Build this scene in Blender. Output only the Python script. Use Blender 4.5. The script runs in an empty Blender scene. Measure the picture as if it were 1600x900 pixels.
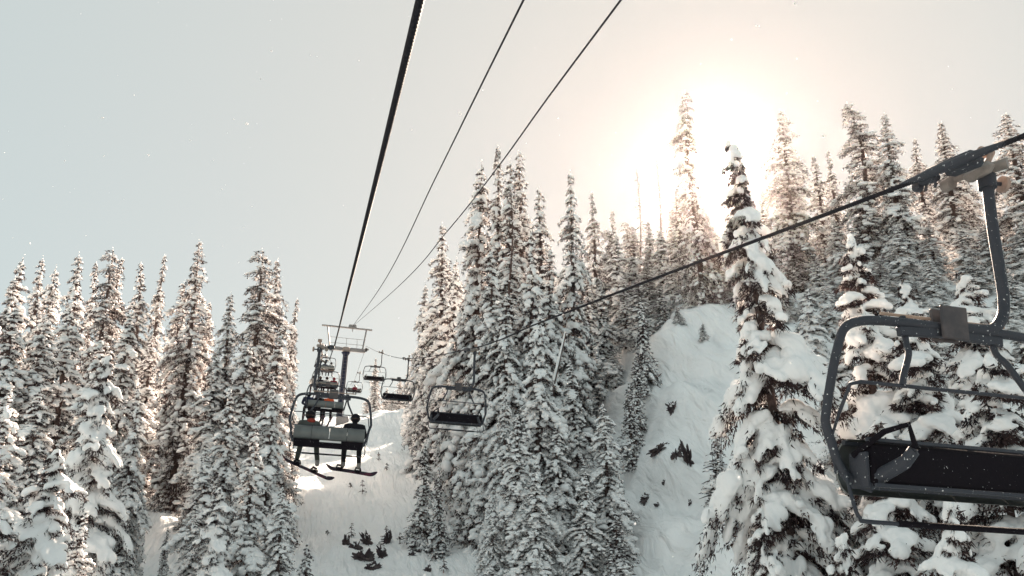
import bpy, bmesh, math, random
import numpy as np
from mathutils import Vector, Matrix, noise as mnoise

R = math.radians
S = bpy.context.scene
COL = S.collection

# ------------------------------------------------------------------ camera
YAW, PITCH, FPX = 12.7, 16.0, 1331.0
cam_d = bpy.data.cameras.new('camera')
cam = bpy.data.objects.new('camera', cam_d)
COL.objects.link(cam)
cam.location = (0, 0, 0)
cam.rotation_euler = (R(90 + PITCH), 0, R(-YAW))
cam_d.sensor_width = 36
cam_d.lens = FPX / 1600 * 36
cam_d.clip_start = 0.05
cam_d.clip_end = 3000
S.camera = cam

cp, sp, cy_, sy_ = math.cos(R(PITCH)), math.sin(R(PITCH)), math.cos(R(YAW)), math.sin(R(YAW))


def ray(px, py):
    a, b = (px - 800) / FPX, (450 - py) / FPX
    f = cp - b * sp
    return Vector((f * sy_ + a * cy_, f * cy_ - a * sy_, b * cp + sp))


def at(px, py, d):                # point seen at photo pixel px, py, d metres along the camera axis
    return ray(px, py) * d


def atY(px, py, Y):
    r = ray(px, py)
    return r * (Y / r.y)


# ------------------------------------------------------------------ light
SUN = ray(1114, 272).normalized()
sun_el = math.asin(SUN.z)
sun_az = math.atan2(SUN.x, SUN.y)
ld = bpy.data.lights.new('sun', 'SUN')
ld.energy = 5.0
ld.angle = R(2.0)
ld.color = (1.0, 0.80, 0.64)
lo = bpy.data.objects.new('sun', ld)
COL.objects.link(lo)
lo.rotation_euler = SUN.to_track_quat('Z', 'Y').to_euler()

W = bpy.data.worlds.new('World')
S.world = W
W.use_nodes = True
nt = W.node_tree
N, L = nt.nodes, nt.links
N.clear()


def nd(t, **k):
    n = N.new(t)
    for a, b in k.items():
        setattr(n, a, b)
    return n


out = nd('ShaderNodeOutputWorld')
bg = nd('ShaderNodeBackground')
bg.inputs['Strength'].default_value = 0.05
sky = nd('ShaderNodeTexSky', sky_type='NISHITA')
sky.sun_disc = False
sky.sun_elevation = sun_el
sky.sun_rotation = sun_az
sky.air_density = 1.0
sky.dust_density = .4
# thin high veil of cloud: pulls the blue sky towards a pale grey, and scatters round the sun
veil = nd('ShaderNodeMix', data_type='RGBA')
veil.inputs[0].default_value = 0.955
veil.inputs[7].default_value = (1.36, 1.57, 1.54, 1)
L.new(sky.outputs[0], veil.inputs[6])
tc = nd('ShaderNodeTexCoord')
dot = nd('ShaderNodeVectorMath', operation='DOT_PRODUCT')
dot.inputs[1].default_value = SUN
L.new(tc.outputs['Generated'], dot.inputs[0])
mx = nd('ShaderNodeMath', operation='MAXIMUM')
mx.inputs[1].default_value = 0.0
L.new(dot.outputs['Value'], mx.inputs[0])
last = veil.outputs[2]
for p, colr in ((4, (.50, .19, .02)), (40, (.28, .12, .07)), (900, (.6, .4, .28)), (5000, (50, 45, 38))):
    pw = nd('ShaderNodeMath', operation='POWER')
    pw.inputs[1].default_value = p
    L.new(mx.outputs[0], pw.inputs[0])
    sc = nd('ShaderNodeVectorMath', operation='SCALE')
    sc.inputs[0].default_value = colr
    L.new(pw.outputs[0], sc.inputs['Scale'])
    ad = nd('ShaderNodeVectorMath', operation='ADD')
    L.new(last, ad.inputs[0])
    L.new(sc.outputs[0], ad.inputs[1])
    last = ad.outputs[0]
L.new(last, bg.inputs['Color'])
L.new(bg.outputs[0], out.inputs['Surface'])

S.view_settings.view_transform = 'Standard'
S.view_settings.look = 'None'
S.view_settings.gamma = 1
S.view_settings.exposure = 3.0
S.cycles.max_bounces = 20
S.cycles.diffuse_bounces = 20
S.cycles.transmission_bounces = 20
S.cycles.volume_bounces = 0
S.cycles.use_denoising = True

# ------------------------------------------------------------------ materials


def mat(name, col, rough=.6, metal=0.0, bump=0.0, bscale=20, var=0.0, vscale=5, col2=None, thr=None, spec=.4):
    m = bpy.data.materials.new(name)
    m.use_nodes = True
    t = m.node_tree
    b = t.nodes['Principled BSDF']
    b.inputs['Base Color'].default_value = (*col, 1)
    b.inputs['Roughness'].default_value = rough
    b.inputs['Metallic'].default_value = metal
    b.inputs['Specular IOR Level'].default_value = spec
    c = t.nodes.new('ShaderNodeTexCoord')
    if var or col2:
        n = t.nodes.new('ShaderNodeTexNoise')
        n.inputs['Scale'].default_value = vscale
        n.inputs['Detail'].default_value = 6
        t.links.new(c.outputs['Object'], n.inputs['Vector'])
        r = t.nodes.new('ShaderNodeValToRGB')
        lo_, hi_ = thr or (.35, .65)
        r.color_ramp.elements[0].position = lo_
        r.color_ramp.elements[1].position = hi_
        c2 = col2 or tuple(x * (1 - var) for x in col)
        r.color_ramp.elements[0].color = (*col, 1)
        r.color_ramp.elements[1].color = (*c2, 1)
        t.links.new(n.outputs['Fac'], r.inputs['Fac'])
        t.links.new(r.outputs['Color'], b.inputs['Base Color'])
    if bump:
        n = t.nodes.new('ShaderNodeTexNoise')
        n.inputs['Scale'].default_value = bscale
        n.inputs['Detail'].default_value = 5
        t.links.new(c.outputs['Object'], n.inputs['Vector'])
        bp = t.nodes.new('ShaderNodeBump')
        bp.inputs['Strength'].default_value = bump
        bp.inputs['Distance'].default_value = .05
        t.links.new(n.outputs['Fac'], bp.inputs['Height'])
        t.links.new(bp.outputs['Normal'], b.inputs['Normal'])
    return m


def translucent(m, f, c):
    t = m.node_tree
    o = [n for n in t.nodes if n.type == 'OUTPUT_MATERIAL'][0]
    b = t.nodes['Principled BSDF']
    x = t.nodes.new('ShaderNodeMixShader')
    x.inputs[0].default_value = f
    tr = t.nodes.new('ShaderNodeBsdfTranslucent')
    tr.inputs['Color'].default_value = (*c, 1)
    t.links.new(b.outputs[0], x.inputs[1])
    t.links.new(tr.outputs[0], x.inputs[2])
    t.links.new(x.outputs[0], o.inputs['Surface'])
    return m


M_SNOW = mat('snow', (.985, .975, .97), .85, bump=.35, bscale=9, var=.015, vscale=3, spec=.15)
translucent(M_SNOW, .12, (.97, .95, .93))
M_GROUND = mat('ground_snow', (.98, .975, .97), .85, bump=.5, bscale=2.2, var=.05, vscale=.6, spec=.15)
def flutes(m):
    t = m.node_tree
    b = t.nodes['Principled BSDF']
    bp0 = [n for n in t.nodes if n.type == 'BUMP'][0]
    c = [n for n in t.nodes if n.type == 'TEX_COORD'][0]
    mp = t.nodes.new('ShaderNodeMapping')
    mp.inputs['Scale'].default_value = (2.6, .45, .45)
    n = t.nodes.new('ShaderNodeTexNoise')
    n.inputs['Scale'].default_value = 1.0
    n.inputs['Detail'].default_value = 7
    n.inputs['Distortion'].default_value = .5
    bp = t.nodes.new('ShaderNodeBump')
    bp.inputs['Strength'].default_value = .8
    bp.inputs['Distance'].default_value = .5
    t.links.new(c.outputs['Object'], mp.inputs['Vector'])
    t.links.new(mp.outputs[0], n.inputs['Vector'])
    t.links.new(n.outputs['Fac'], bp.inputs['Height'])
    t.links.new(bp0.outputs['Normal'], bp.inputs['Normal'])
    t.links.new(bp.outputs['Normal'], b.inputs['Normal'])


flutes(M_GROUND)
M_NEEDLE = mat('needles', (.022, .016, .020), .8, var=.0, vscale=1.3, col2=(.06, .036, .034), spec=.2)
M_FROST = mat('frosted_twig', (.34, .29, .27), .9, col2=(.60, .57, .56), vscale=2, spec=.1)
M_BARK = mat('bark', (.07, .05, .045), .9, bump=.8, bscale=14, col2=(.13, .09, .08), vscale=9, spec=.2)
M_ROCK = mat('rock', (.05, .035, .04), .9, bump=1.0, bscale=6, col2=(.12, .10, .10), vscale=2.5, spec=.2)
M_STEEL = mat('weathered_steel', (.036, .039, .050), .6, .15, bump=.15, bscale=60, col2=(.75, .75, .74), vscale=38, thr=(.66, .70))
M_DARK = mat('black_vinyl', (.008, .006, .009), .8, spec=.12, bump=.2, bscale=50, col2=(.7, .7, .7), vscale=55, thr=(.70, .73))
M_GALV = mat('galvanised_steel', (.26, .25, .25), .45, .6, bump=.1, bscale=30, var=.25, vscale=9)
M_PANEL = mat('grey_back_panel', (.16, .165, .16), .38, .7, bump=.1, bscale=20, var=.2, vscale=4)
M_GRIP = mat('cream_cast_grip', (.27, .23, .205), .55, .1, bump=.2, bscale=30, var=.3, vscale=12)
M_RUBBER = mat('rubber', (.02, .02, .022), .7)
M_ROPE = mat('wire_rope', (.012, .011, .015), .75, 0, spec=.1, col2=(.03, .028, .032), vscale=60)
M_WHEEL = mat('tan_wheel', (.38, .27, .22), .6, var=.3, vscale=20)
M_PLATE = mat('mount_plate', (.10, .085, .085), .7, .1, bump=.2, bscale=25, col2=(.06, .055, .06), vscale=8)
M_TOWER = mat('tower_paint', (.02, .024, .045), .8, 0, spec=.1, bump=.1, bscale=10, col2=(.7, .7, .7), vscale=3, thr=(.72, .75))
M_TAN = mat('tan_rod', (.42, .30, .23), .6, var=.3, vscale=10)


def cloth(name, c):
    return mat(name, c, .85, bump=.4, bscale=22, var=.35, vscale=7, spec=.2)


# ------------------------------------------------------------------ mesh helpers
class MB:
    def __init__(s):
        s.v, s.f, s.m = [], [], []

    def add(s, v, f, m=0):
        o = len(s.v)
        s.v += [tuple(p) for p in v]
        s.f += [tuple(i + o for i in q) for q in f]
        s.m += [m] * len(f)
        return s

    def tube(s, pts, r, n=8, m=0, cap=True):
        pts = [Vector(p) for p in pts]
        rr = r if hasattr(r, '__len__') else [r] * len(pts)
        t = (pts[1] - pts[0]).normalized()
        u = t.orthogonal().normalized()
        vs, fs = [], []
        for i, p in enumerate(pts):
            a = pts[max(i - 1, 0)]
            b = pts[min(i + 1, len(pts) - 1)]
            t = (b - a).normalized()
            u = (u - t * u.dot(t)).normalized()
            w = t.cross(u)
            for k in range(n):
                an = 2 * math.pi * k / n
                vs.append(p + (u * math.cos(an) + w * math.sin(an)) * rr[i])
        for i in range(len(pts) - 1):
            for k in range(n):
                fs.append((i * n + k, i * n + (k + 1) % n, (i + 1) * n + (k + 1) % n, (i + 1) * n + k))
        if cap:
            fs.append(tuple(range(n - 1, -1, -1)))
            fs.append(tuple(range((len(pts) - 1) * n, len(pts) * n)))
        return s.add(vs, fs, m)

    def box(s, c, d, rot=None, m=0, bev=.12):
        c = Vector(c)
        hx, hy, hz = d[0] / 2, d[1] / 2, d[2] / 2
        e = min(hx, hy, hz) * bev * 2
        vs, idx = [], {}
        for sx in (-1, 1):
            for sy in (-1, 1):
                for sz in (-1, 1):
                    for ax in range(3):
                        p = [sx * (hx - e), sy * (hy - e), sz * (hz - e)]
                        p[ax] = (sx * hx, sy * hy, sz * hz)[ax]
                        idx[(sx, sy, sz, ax)] = len(vs)
                        q = Vector(p)
                        vs.append(c + (rot @ q if rot else q))
        bm = bmesh.new()
        for p in vs:
            bm.verts.new(p)
        r = bmesh.ops.convex_hull(bm, input=bm.verts)
        bm.verts.ensure_lookup_table()
        bm.verts.index_update()
        s.add([v.co[:] for v in bm.verts], [tuple(v.index for v in f.verts) for f in bm.faces], m)
        bm.free()
        return s

    def ball(s, c, r, sc=(1, 1, 1), m=0, sub=2):
        bm = bmesh.new()
        bmesh.ops.create_icosphere(bm, subdivisions=sub, radius=r)
        vs = [(c[0] + v.co.x * sc[0], c[1] + v.co.y * sc[1], c[2] + v.co.z * sc[2]) for v in bm.verts]
        fs = [tuple(v.index for v in f.verts) for f in bm.faces]
        bm.free()
        return s.add(vs, fs, m)

    def mesh(s, name, mats, smooth=True):
        me = bpy.data.meshes.new(name)
        me.from_pydata(s.v, [], s.f)
        for x in (mats if isinstance(mats, (list, tuple)) else [mats]):
            me.materials.append(x)
        me.polygons.foreach_set('material_index', s.m)
        if smooth:
            me.polygons.foreach_set('use_smooth', [True] * len(s.f))
            me.set_sharp_from_angle(angle=R(40))
        me.update()
        return me

    def obj(s, name, mats, parent=None, smooth=True):
        return link(name, s.mesh(name, mats, smooth), parent)


def link(name, me, parent=None):
    o = bpy.data.objects.new(name, me)
    COL.objects.link(o)
    if parent:
        o.parent = parent
    return o


def tag(o, label=None, cat=None, group=None, kind=None):
    for k, v in (('label', label), ('category', cat), ('group', group), ('kind', kind)):
        if v:
            o[k] = v
    return o


def empty(name, loc=(0, 0, 0)):
    o = link(name, None)
    o.location = loc
    o.empty_display_size = .3
    return o


KIDS = {}


def kids(o):
    return [c for c in COL.objects if c.parent == o]


def copy_tree(o, parent=None):
    c = o.copy()
    COL.objects.link(c)
    if parent:
        c.parent = parent
    for ch in list(o.children):
        copy_tree(ch, c)
    return c


def curve_pts(P, n=8):
    """Catmull-Rom through P"""
    P = [Vector(p) for p in P]
    P = [P[0] * 2 - P[1]] + P + [P[-1] * 2 - P[-2]]
    o = []
    for i in range(1, len(P) - 2):
        a, b, c, d = P[i - 1], P[i], P[i + 1], P[i + 2]
        for k in range(n):
            t = k / n
            o.append(.5 * ((2 * b) + (c - a) * t + (2 * a - 5 * b + 4 * c - d) * t * t + (3 * b - a - 3 * c + d) * t ** 3))
    o.append(P[-2])
    return o


# ------------------------------------------------------------------ terrain
CT = []
for px, py, d in ((533, 662, 98), (590, 650, 96), (660, 640, 92), (600, 700, 80), (600, 760, 64), (580, 830, 52),
                  (560, 900, 44), (700, 900, 40), (500, 760, 62), (500, 900, 41), (700, 760, 62), (740, 640, 84),
                  (250, 700, 78), (250, 760, 62), (240, 820, 52), (240, 900, 42), (60, 820, 60), (60, 960, 36),
                  (400, 700, 80), (400, 860, 50), (820, 640, 74), (840, 780, 54), (860, 900, 40),
                  (950, 560, 66), (940, 640, 57), (960, 760, 48), (960, 900, 40), (1060, 492, 56), (1050, 600, 48), (1040, 740, 42), (1050, 900, 36),
                  (1140, 500, 54), (1130, 800, 35), (1245, 500, 50), (1240, 600, 42), (1240, 720, 34),
                  (1400, 470, 50), (1400, 620, 36), (1600, 460, 46), (1600, 620, 30),
                  (1060, 470, 68), (1250, 470, 66), (1450, 450, 66), (1600, 440, 62), (900, 520, 76)):
    p = at(px, py, d)
    CT.append(tuple(p))
CT += [(0, 0, -9.5), (-15, 5, -11), (14, 4, -8.5), (8, 15, -7.5), (-12, 18, -9), (0, 25, -6.5), (18, 18, -5.5), (30, 12, -2),
       (0, -60, -24), (-60, 0, -18), (70, 0, 4), (60, 40, 14), (3, 140, 16.0), (-40, 140, 14), (50, 130, 26), (110, 80, 25),
       (-100, 60, -6), (-120, 160, 12), (0, 260, 28), (120, 220, 30), (-280, -120, -40), (280, -120, -10),
       (-280, 330, 20), (280, 330, 28), (0, -120, -38), (280, 80, 28), (-280, 80, -10)]
CA = np.array(CT)
_n = len(CA)


def kern(d):
    return d


D = np.linalg.norm(CA[:, None, :2] - CA[None, :, :2], axis=2)
A = np.zeros((_n + 3, _n + 3))
A[:_n, :_n] = kern(D) - np.eye(_n) * 1.5
A[:_n, _n] = 1
A[:_n, _n + 1:] = CA[:, :2]
A[_n:, :_n] = A[:_n, _n:].T
wts = np.linalg.solve(A, np.concatenate([CA[:, 2], np.zeros(3)]))


def terr(xy):
    xy = np.atleast_2d(np.asarray(xy, float))
    d = np.linalg.norm(xy[:, None, :] - CA[None, :, :2], axis=2)
    return kern(d) @ wts[:_n] + wts[_n] + xy @ wts[_n + 1:]


def gz(x, y):
    return float(terr([(x, y)])[0])


def fbm(x, y, seed=0):
    rs = np.random.RandomState(seed)
    z = np.zeros_like(x)
    for f, a in ((.045, .8), (.11, .42), (.27, .20), (.61, .09), (1.3, .035)):
        for _ in range(5):
            th = rs.uniform(0, 2 * np.pi)
            ph = rs.uniform(0, 2 * np.pi)
            ff = f * rs.uniform(.7, 1.4)
            wob = 1.3 * np.sin(.4 * ff * 6.28 * (x * np.sin(th) + y * np.cos(th)) + ph * 2)
            z += a * .45 * np.sin(ff * 6.28 * (x * np.cos(th) + y * np.sin(th)) + ph + wob)
    return z


def axis(lo_, a, b, hi_, fine):
    mid = np.arange(a, b + 1e-6, fine)
    l, r = [], []
    s_, v = fine, a
    while v > lo_:
        s_ *= 1.15
        v -= s_
        l.append(max(v, lo_))
    s_, v = fine, b
    while v < hi_:
        s_ *= 1.15
        v += s_
        r.append(min(v, hi_))
    return np.concatenate([l[::-1], mid, r])


gx, gy = axis(-280, -38, 52, 280, .42), axis(-120, 20, 112, 330, .42)
GX, GY = np.meshgrid(gx, gy)
nx, ny = len(gx), len(gy)
flat = np.stack([GX.ravel(), GY.ravel()], 1)
GZ = np.concatenate([terr(flat[i:i + 20000]) for i in range(0, len(flat), 20000)]).reshape(GX.shape)
GZ0 = GZ.copy()
# fluting down the steep right-hand bank: runnels along the fall line
gyy, gxx = np.gradient(GZ0)
sl = np.hypot(gxx / np.gradient(GX, axis=1), gyy / np.gradient(GY, axis=0))
steep = np.clip((sl - .3) / .5, 0, 1)
amp = np.clip(.35 + .25 * steep, 0, 1)
GZ += fbm(GX, GY, 3) * amp
fl = np.sin(GX * 2.3 + 2.2 * np.sin(GY * .13 + .4) + 1.1 * np.sin(GX * .37)) * .5 + np.sin(GX * 5.1 + GY * .5 + 2 * np.sin(GX * .9)) * .22
GZ += fl * steep * 1.0
GZ += .10 * np.sin(GX * 1.9 + 1.5 * np.sin(GY * .21) + GY * .12) * (1 - steep) * (np.abs(GX) < 14)
# softly groomed ski run wake
def rel(x, y):
    i = int(np.clip(np.searchsorted(gx, x), 1, nx - 1))
    j = int(np.clip(np.searchsorted(gy, y), 1, ny - 1))
    u = (x - gx[i - 1]) / (gx[i] - gx[i - 1])
    v = (y - gy[j - 1]) / (gy[j] - gy[j - 1])
    return float((GZ[j - 1, i - 1] * (1 - u) + GZ[j - 1, i] * u) * (1 - v) + (GZ[j, i - 1] * (1 - u) + GZ[j, i] * u) * v)


me = bpy.data.meshes.new('ground')
vv = np.stack([GX.ravel(), GY.ravel(), GZ.ravel()], 1)
ii = np.arange(nx * ny).reshape(ny, nx)
q = np.stack([ii[:-1, :-1], ii[:-1, 1:], ii[1:, 1:], ii[1:, :-1]], -1).reshape(-1, 4)


def np_mesh(name, v, f, mats, mi=None, smooth=True):
    """v (n,3), f (m,k) all faces with k corners"""
    me = bpy.data.meshes.new(name)
    v = np.asarray(v, np.float32)
    f = np.asarray(f, np.int32)
    k = f.shape[1]
    me.vertices.add(len(v))
    me.vertices.foreach_set('co', v.ravel())
    me.loops.add(f.size)
    me.loops.foreach_set('vertex_index', f.ravel())
    me.polygons.add(len(f))
    me.polygons.foreach_set('loop_start', np.arange(0, f.size, k, dtype=np.int32))
    try:
        me.polygons.foreach_set('loop_total', np.full(len(f), k, np.int32))
    except Exception:
        pass
    for m in mats:
        me.materials.append(m)
    if mi is not None:
        me.polygons.foreach_set('material_index', np.asarray(mi, np.int32))
    me.polygons.foreach_set('use_smooth', np.full(len(f), smooth, bool))
    me.update(calc_edges=True)
    me.validate()
    return me


ground = link('ground', np_mesh('ground', vv, q, [M_GROUND]))
tag(ground, kind='structure')

# ------------------------------------------------------------------ trees
_bm = bmesh.new()
bmesh.ops.create_icosphere(_bm, subdivisions=2, radius=1)
ICO_V = np.array([v.co[:] for v in _bm.verts])
ICO_F = np.array([[v.index for v in f.verts] for f in _bm.faces])
_bm.free()
_bm = bmesh.new()
bmesh.ops.create_icosphere(_bm, subdivisions=1, radius=1)
ICO1_V = np.array([v.co[:] for v in _bm.verts])
ICO1_F = np.array([[v.index for v in f.verts] for f in _bm.faces])
_bm.free()


def blobs(C, Rr, A, rs, fine=True, jit=.16, cut=-.45):
    """ellipsoid lumps: C centres, Rr radii (along axis, across, up), A axis directions"""
    V0, F0 = (ICO_V, ICO_F) if fine else (ICO1_V, ICO1_F)
    n = len(C)
    A = A / np.linalg.norm(A, axis=1, keepdims=True)
    up = np.tile([0, 0, 1.], (n, 1))
    sd = np.cross(up, A)
    sd /= np.linalg.norm(sd, axis=1, keepdims=True) + 1e-9
    w = np.cross(A, sd)
    B = V0[None] * (1 + rs.normal(0, jit, (n, len(V0), 1)))
    B[..., 2] = np.maximum(B[..., 2], cut)
    P = (B[..., 0:1] * (A * Rr[:, 0:1])[:, None] + B[..., 1:2] * (sd * Rr[:, 1:2])[:, None] + B[..., 2:3] * (w * Rr[:, 2:3])[:, None]) + C[:, None]
    F = F0[None] + (np.arange(n) * len(V0))[:, None, None]
    return P.reshape(-1, 3), F.reshape(-1, 3)


def spikes(P, Dv, ln, wd, rs):
    """thin triangles from P along Dv"""
    n = len(P)
    Dv = Dv / (np.linalg.norm(Dv, axis=1, keepdims=True) + 1e-9)
    rn = rs.normal(0, 1, (n, 3))
    s = np.cross(Dv, rn)
    s /= np.linalg.norm(s, axis=1, keepdims=True) + 1e-9
    a = P - s * wd[:, None] / 2
    b = P + s * wd[:, None] / 2
    c = P + Dv * ln[:, None]
    V = np.stack([a, b, c], 1).reshape(-1, 3)
    return V, np.arange(n * 3).reshape(-1, 3)


def make_spruce(seed, H, Rb, snow=1.0, gap=.34, nb=6, nd_=9, frost=.10, detail=1.0, heavy=False, pexp=.8, voxel=.055, top_blunt=0.0, bend=.25, clump=1.0):
    rs = np.random.RandomState(seed)
    bx, by = rs.normal(0, bend, 2)

    def axis_pt(z):
        t = z / H
        return np.array([bx * math.sin(t * 3.0) * t, by * math.sin(t * 2.3 + .5) * t, z])
    trunk = MB()
    tz = np.linspace(0, H * .985, 14)
    trunk.tube([axis_pt(z) for z in tz], [max(.012, .017 * H * (1 - z / H) ** .9 + .012) for z in tz], n=7)
    C, RR, AX, NP, ND, NL, NW = [], [], [], [], [], [], []
    z = H * rs.uniform(.04, .08)
    # irregular silhouette: a low-frequency width multiplier by azimuth and height
    ph = rs.uniform(0, 6.28, 6)
    while z < H * .985:
        t = z / H
        env = Rb * ((1 - t) ** pexp) * (.55 + .45 * min(1, t / .14))
        env = max(env, .10 + top_blunt * (1 if t > .85 else 0))
        n = max(3, int(round(nb * (1 - .35 * t) + rs.uniform(-1, 1))))
        a0 = rs.uniform(0, 6.28)
        for k in range(n):
            az = a0 + 6.283 * k / n + rs.normal(0, .25)
            wv = 1 + .24 * math.sin(az * 2 + ph[0] + t * 9) + .20 * math.sin(az + ph[1] - t * 23) + .16 * math.sin(t * 41 + ph[2]) + .14 * math.sin(az * 3 + t * 70 + ph[3])
            Lb = env * max(.35, wv) * rs.uniform(.55, 1.18)
            if rs.rand() < .06:
                Lb *= 1.25
            if rs.rand() < (.10 if not heavy else .04):
                continue
            zz = z + rs.uniform(-.8, .8) * gap
            load = rs.uniform(.25, 1.5)          # how much snow this bough still holds
            b0 = axis_pt(zz)
            dr = np.array([math.cos(az), math.sin(az), 0])
            sdv = np.array([-dr[1], dr[0], 0])
            upk = .55 * t - .12 + rs.normal(0, .08)
            drp = (rs.uniform(.8, 1.5) if not heavy else rs.uniform(.65, 1.1)) * (1 - .4 * t) + rs.normal(0, .08)
            ns = max(3, int(Lb / .16 * (1 if not heavy else .7)))
            def bp(s):
                return b0 + dr * Lb * s * (1 - .12 * s) + np.array([0, 0, Lb * (upk * s - drp * s * s)])
            trunk_r = .012 + .012 * Lb
            if Lb > .5:
                trunk.tube([bp(s) for s in (0, .35, .7, .97)], [trunk_r, trunk_r * .8, trunk_r * .5, .006], n=4, cap=False)
            # needle tufts along the bough and on side twigs
            for s in np.linspace(.18, 1.0, ns):
                c = bp(s)
                hw = Lb * .30 * (1 - abs(s - .55) * .9) + .03
                tw = 2 if Lb > .35 else 1
                for side in ((-1, 1) if tw == 2 else (0,)):
                    tl = hw * rs.uniform(.6, 1.25)
                    tdir = dr * .75 + sdv * side * 1.0 + np.array([0, 0, -.52 + .5 * upk + rs.normal(0, .15)])
                    tdir /= np.linalg.norm(tdir)
                    m_ = max(3, int(nd_ * detail * (.4 + tl)))
                    u = rs.uniform(0, 1, m_)
                    pts = c + tdir * (tl * u)[:, None] + rs.normal(0, .02 + .035 * Lb, (m_, 3)) - np.array([0, 0, .03 + .05 * Lb])
                    dv = tdir + rs.normal(0, .55, (m_, 3)) + np.array([0, 0, -.65])
                    NP.append(pts)
                    ND.append(dv)
                    sc = (.20 if not heavy else .25)
                    NL.append(rs.uniform(.5, 1.2, m_) * sc * (1 / math.sqrt(detail)))
                    NW.append(rs.uniform(.5, 1.2, m_) * (.085 if not heavy else .07) / math.sqrt(detail))
                    # snow pad on the side twig
                    if rs.rand() < .50 * snow * load * (1.0 if not heavy else .5):
                        pr = np.array([tl * .42 + .05, tl * .26 + .035, (.055 + tl * .14) * (1.0 + .8 * (snow - .6))]) * (rs.lognormal(0, .38) * .5 + .45) * clump
                        C.append(c + tdir * tl * rs.uniform(.35, .75) + np.array([0, 0, pr[2] * .55]))
                        RR.append(pr)
                        AX.append(tdir)
                if rs.rand() < .50 * snow * load * (1 if not heavy else .6):
                    pr = np.array([Lb / ns * .9 + .05, .05 + hw * .30, .06 + .05 * Lb]) * (rs.lognormal(0, .35) * .55 + .5) * clump
                    C.append(c + np.array([0, 0, pr[2] * .6]))
                    RR.append(pr)
                    AX.append(bp(min(1, s + .05)) - bp(s - .05))
            if heavy and Lb > .6:
                # broad pillow loads over the outer half of the bough, hanging over its tip
                if load > .42:
                    for s in np.linspace(.26, 1.0, max(5, int(Lb * 4.2))):
                        prof = (.45 + .55 * math.sin(min(1, s * 1.15) * 2.6)) * min(1.15, .6 + .4 * load)
                        for side in (-1, 0, 1):
                            if side and rs.rand() < .35:
                                continue
                            w_ = (.10 + Lb * .10) * prof * rs.uniform(.65, 1.35) * clump
                            C.append(bp(min(s, .97)) + sdv * side * (.05 + Lb * .13 * prof) * rs.uniform(.6, 1.4) + dr * rs.normal(0, .05)
                                     + np.array([0, 0, .05 + w_ * .35 - abs(side) * Lb * .05]))
                            RR.append(np.array([w_ * rs.uniform(.9, 1.5), w_, w_ * rs.uniform(.55, .85)]))
                            AX.append(bp(min(1, s + .1)) - bp(s - .1) + sdv * rs.normal(0, .15))
        z += gap * rs.uniform(.75, 1.25) * (1 - (.35 if not heavy else .62) * t)
    # leader
    for s in np.linspace(.93, 1.0, 7):
        C.append(axis_pt(H * s) + rs.normal(0, .03, 3))
        r_ = .04 + (.35 if not heavy else 1.3) * (1 - s)
        RR.append(np.array([r_, r_, r_ * 1.3]))
        AX.append(np.array([1, rs.normal(0, .3), 0.]))
    C, RR, AX = map(np.array, (C, RR, AX))
    tri = spikes(np.concatenate(NP), np.concatenate(ND), np.concatenate(NL), np.concatenate(NW), rs)
    mi = (rs.uniform(0, 1, len(tri[1])) < frost).astype(int)
    needles = np_mesh('foliage', tri[0], tri[1], [M_NEEDLE, M_FROST], mi, smooth=False)
    SV, SF = blobs(C, RR, AX, rs, fine=(heavy or detail >= 1.0), jit=.05 if heavy else .13, cut=-.5)
    snowm = np_mesh('snow_load', SV, SF, [M_SNOW])
    if heavy:
        tmp = bpy.data.objects.new('tmp', snowm)
        COL.objects.link(tmp)
        md = tmp.modifiers.new('r', 'REMESH')
        md.mode = 'VOXEL'
        md.voxel_size = voxel
        md2 = tmp.modifiers.new('s', 'SMOOTH')
        md2.iterations = 1
        md2.factor = .6
        dg = bpy.context.evaluated_depsgraph_get()
        dg.update()
        new = bpy.data.meshes.new_from_object(tmp.evaluated_get(dg))
        bpy.data.objects.remove(tmp)
        bpy.data.meshes.remove(snowm)
        snowm = new
        snowm.name = 'snow_load'
        nv = len(snowm.vertices)
        co = np.empty(nv * 3, np.float32)
        snowm.vertices.foreach_get('co', co)
        co = co.reshape(-1, 3)
        no = np.empty(nv * 3, np.float32)
        snowm.vertices.foreach_get('normal', no)
        no = no.reshape(-1, 3)
        h = (np.sin(co[:, 0] * 9 + 2 * np.sin(co[:, 1] * 6)) * np.sin(co[:, 1] * 8 + co[:, 2] * 5) + .5 * np.sin(co[:, 0] * 19 + co[:, 2] * 15) * np.sin(co[:, 1] * 21)) * .022
        h += .05 * np.sin(co[:, 0] * 3.1 + 1.7 * np.sin(co[:, 2] * 2.3)) * np.sin(co[:, 1] * 3.7 + co[:, 2] * 2.9)
        co += no * h[:, None]
        snowm.vertices.foreach_set('co', co.ravel())
        if not len(snowm.materials):
            snowm.materials.append(M_SNOW)
        snowm.polygons.foreach_set('use_smooth', np.ones(len(snowm.polygons), bool))
        snowm.update()
    tm = trunk.mesh('trunk', [M_BARK])
    return dict(H=H, trunk=tm, foliage=needles, snow=snowm)


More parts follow.
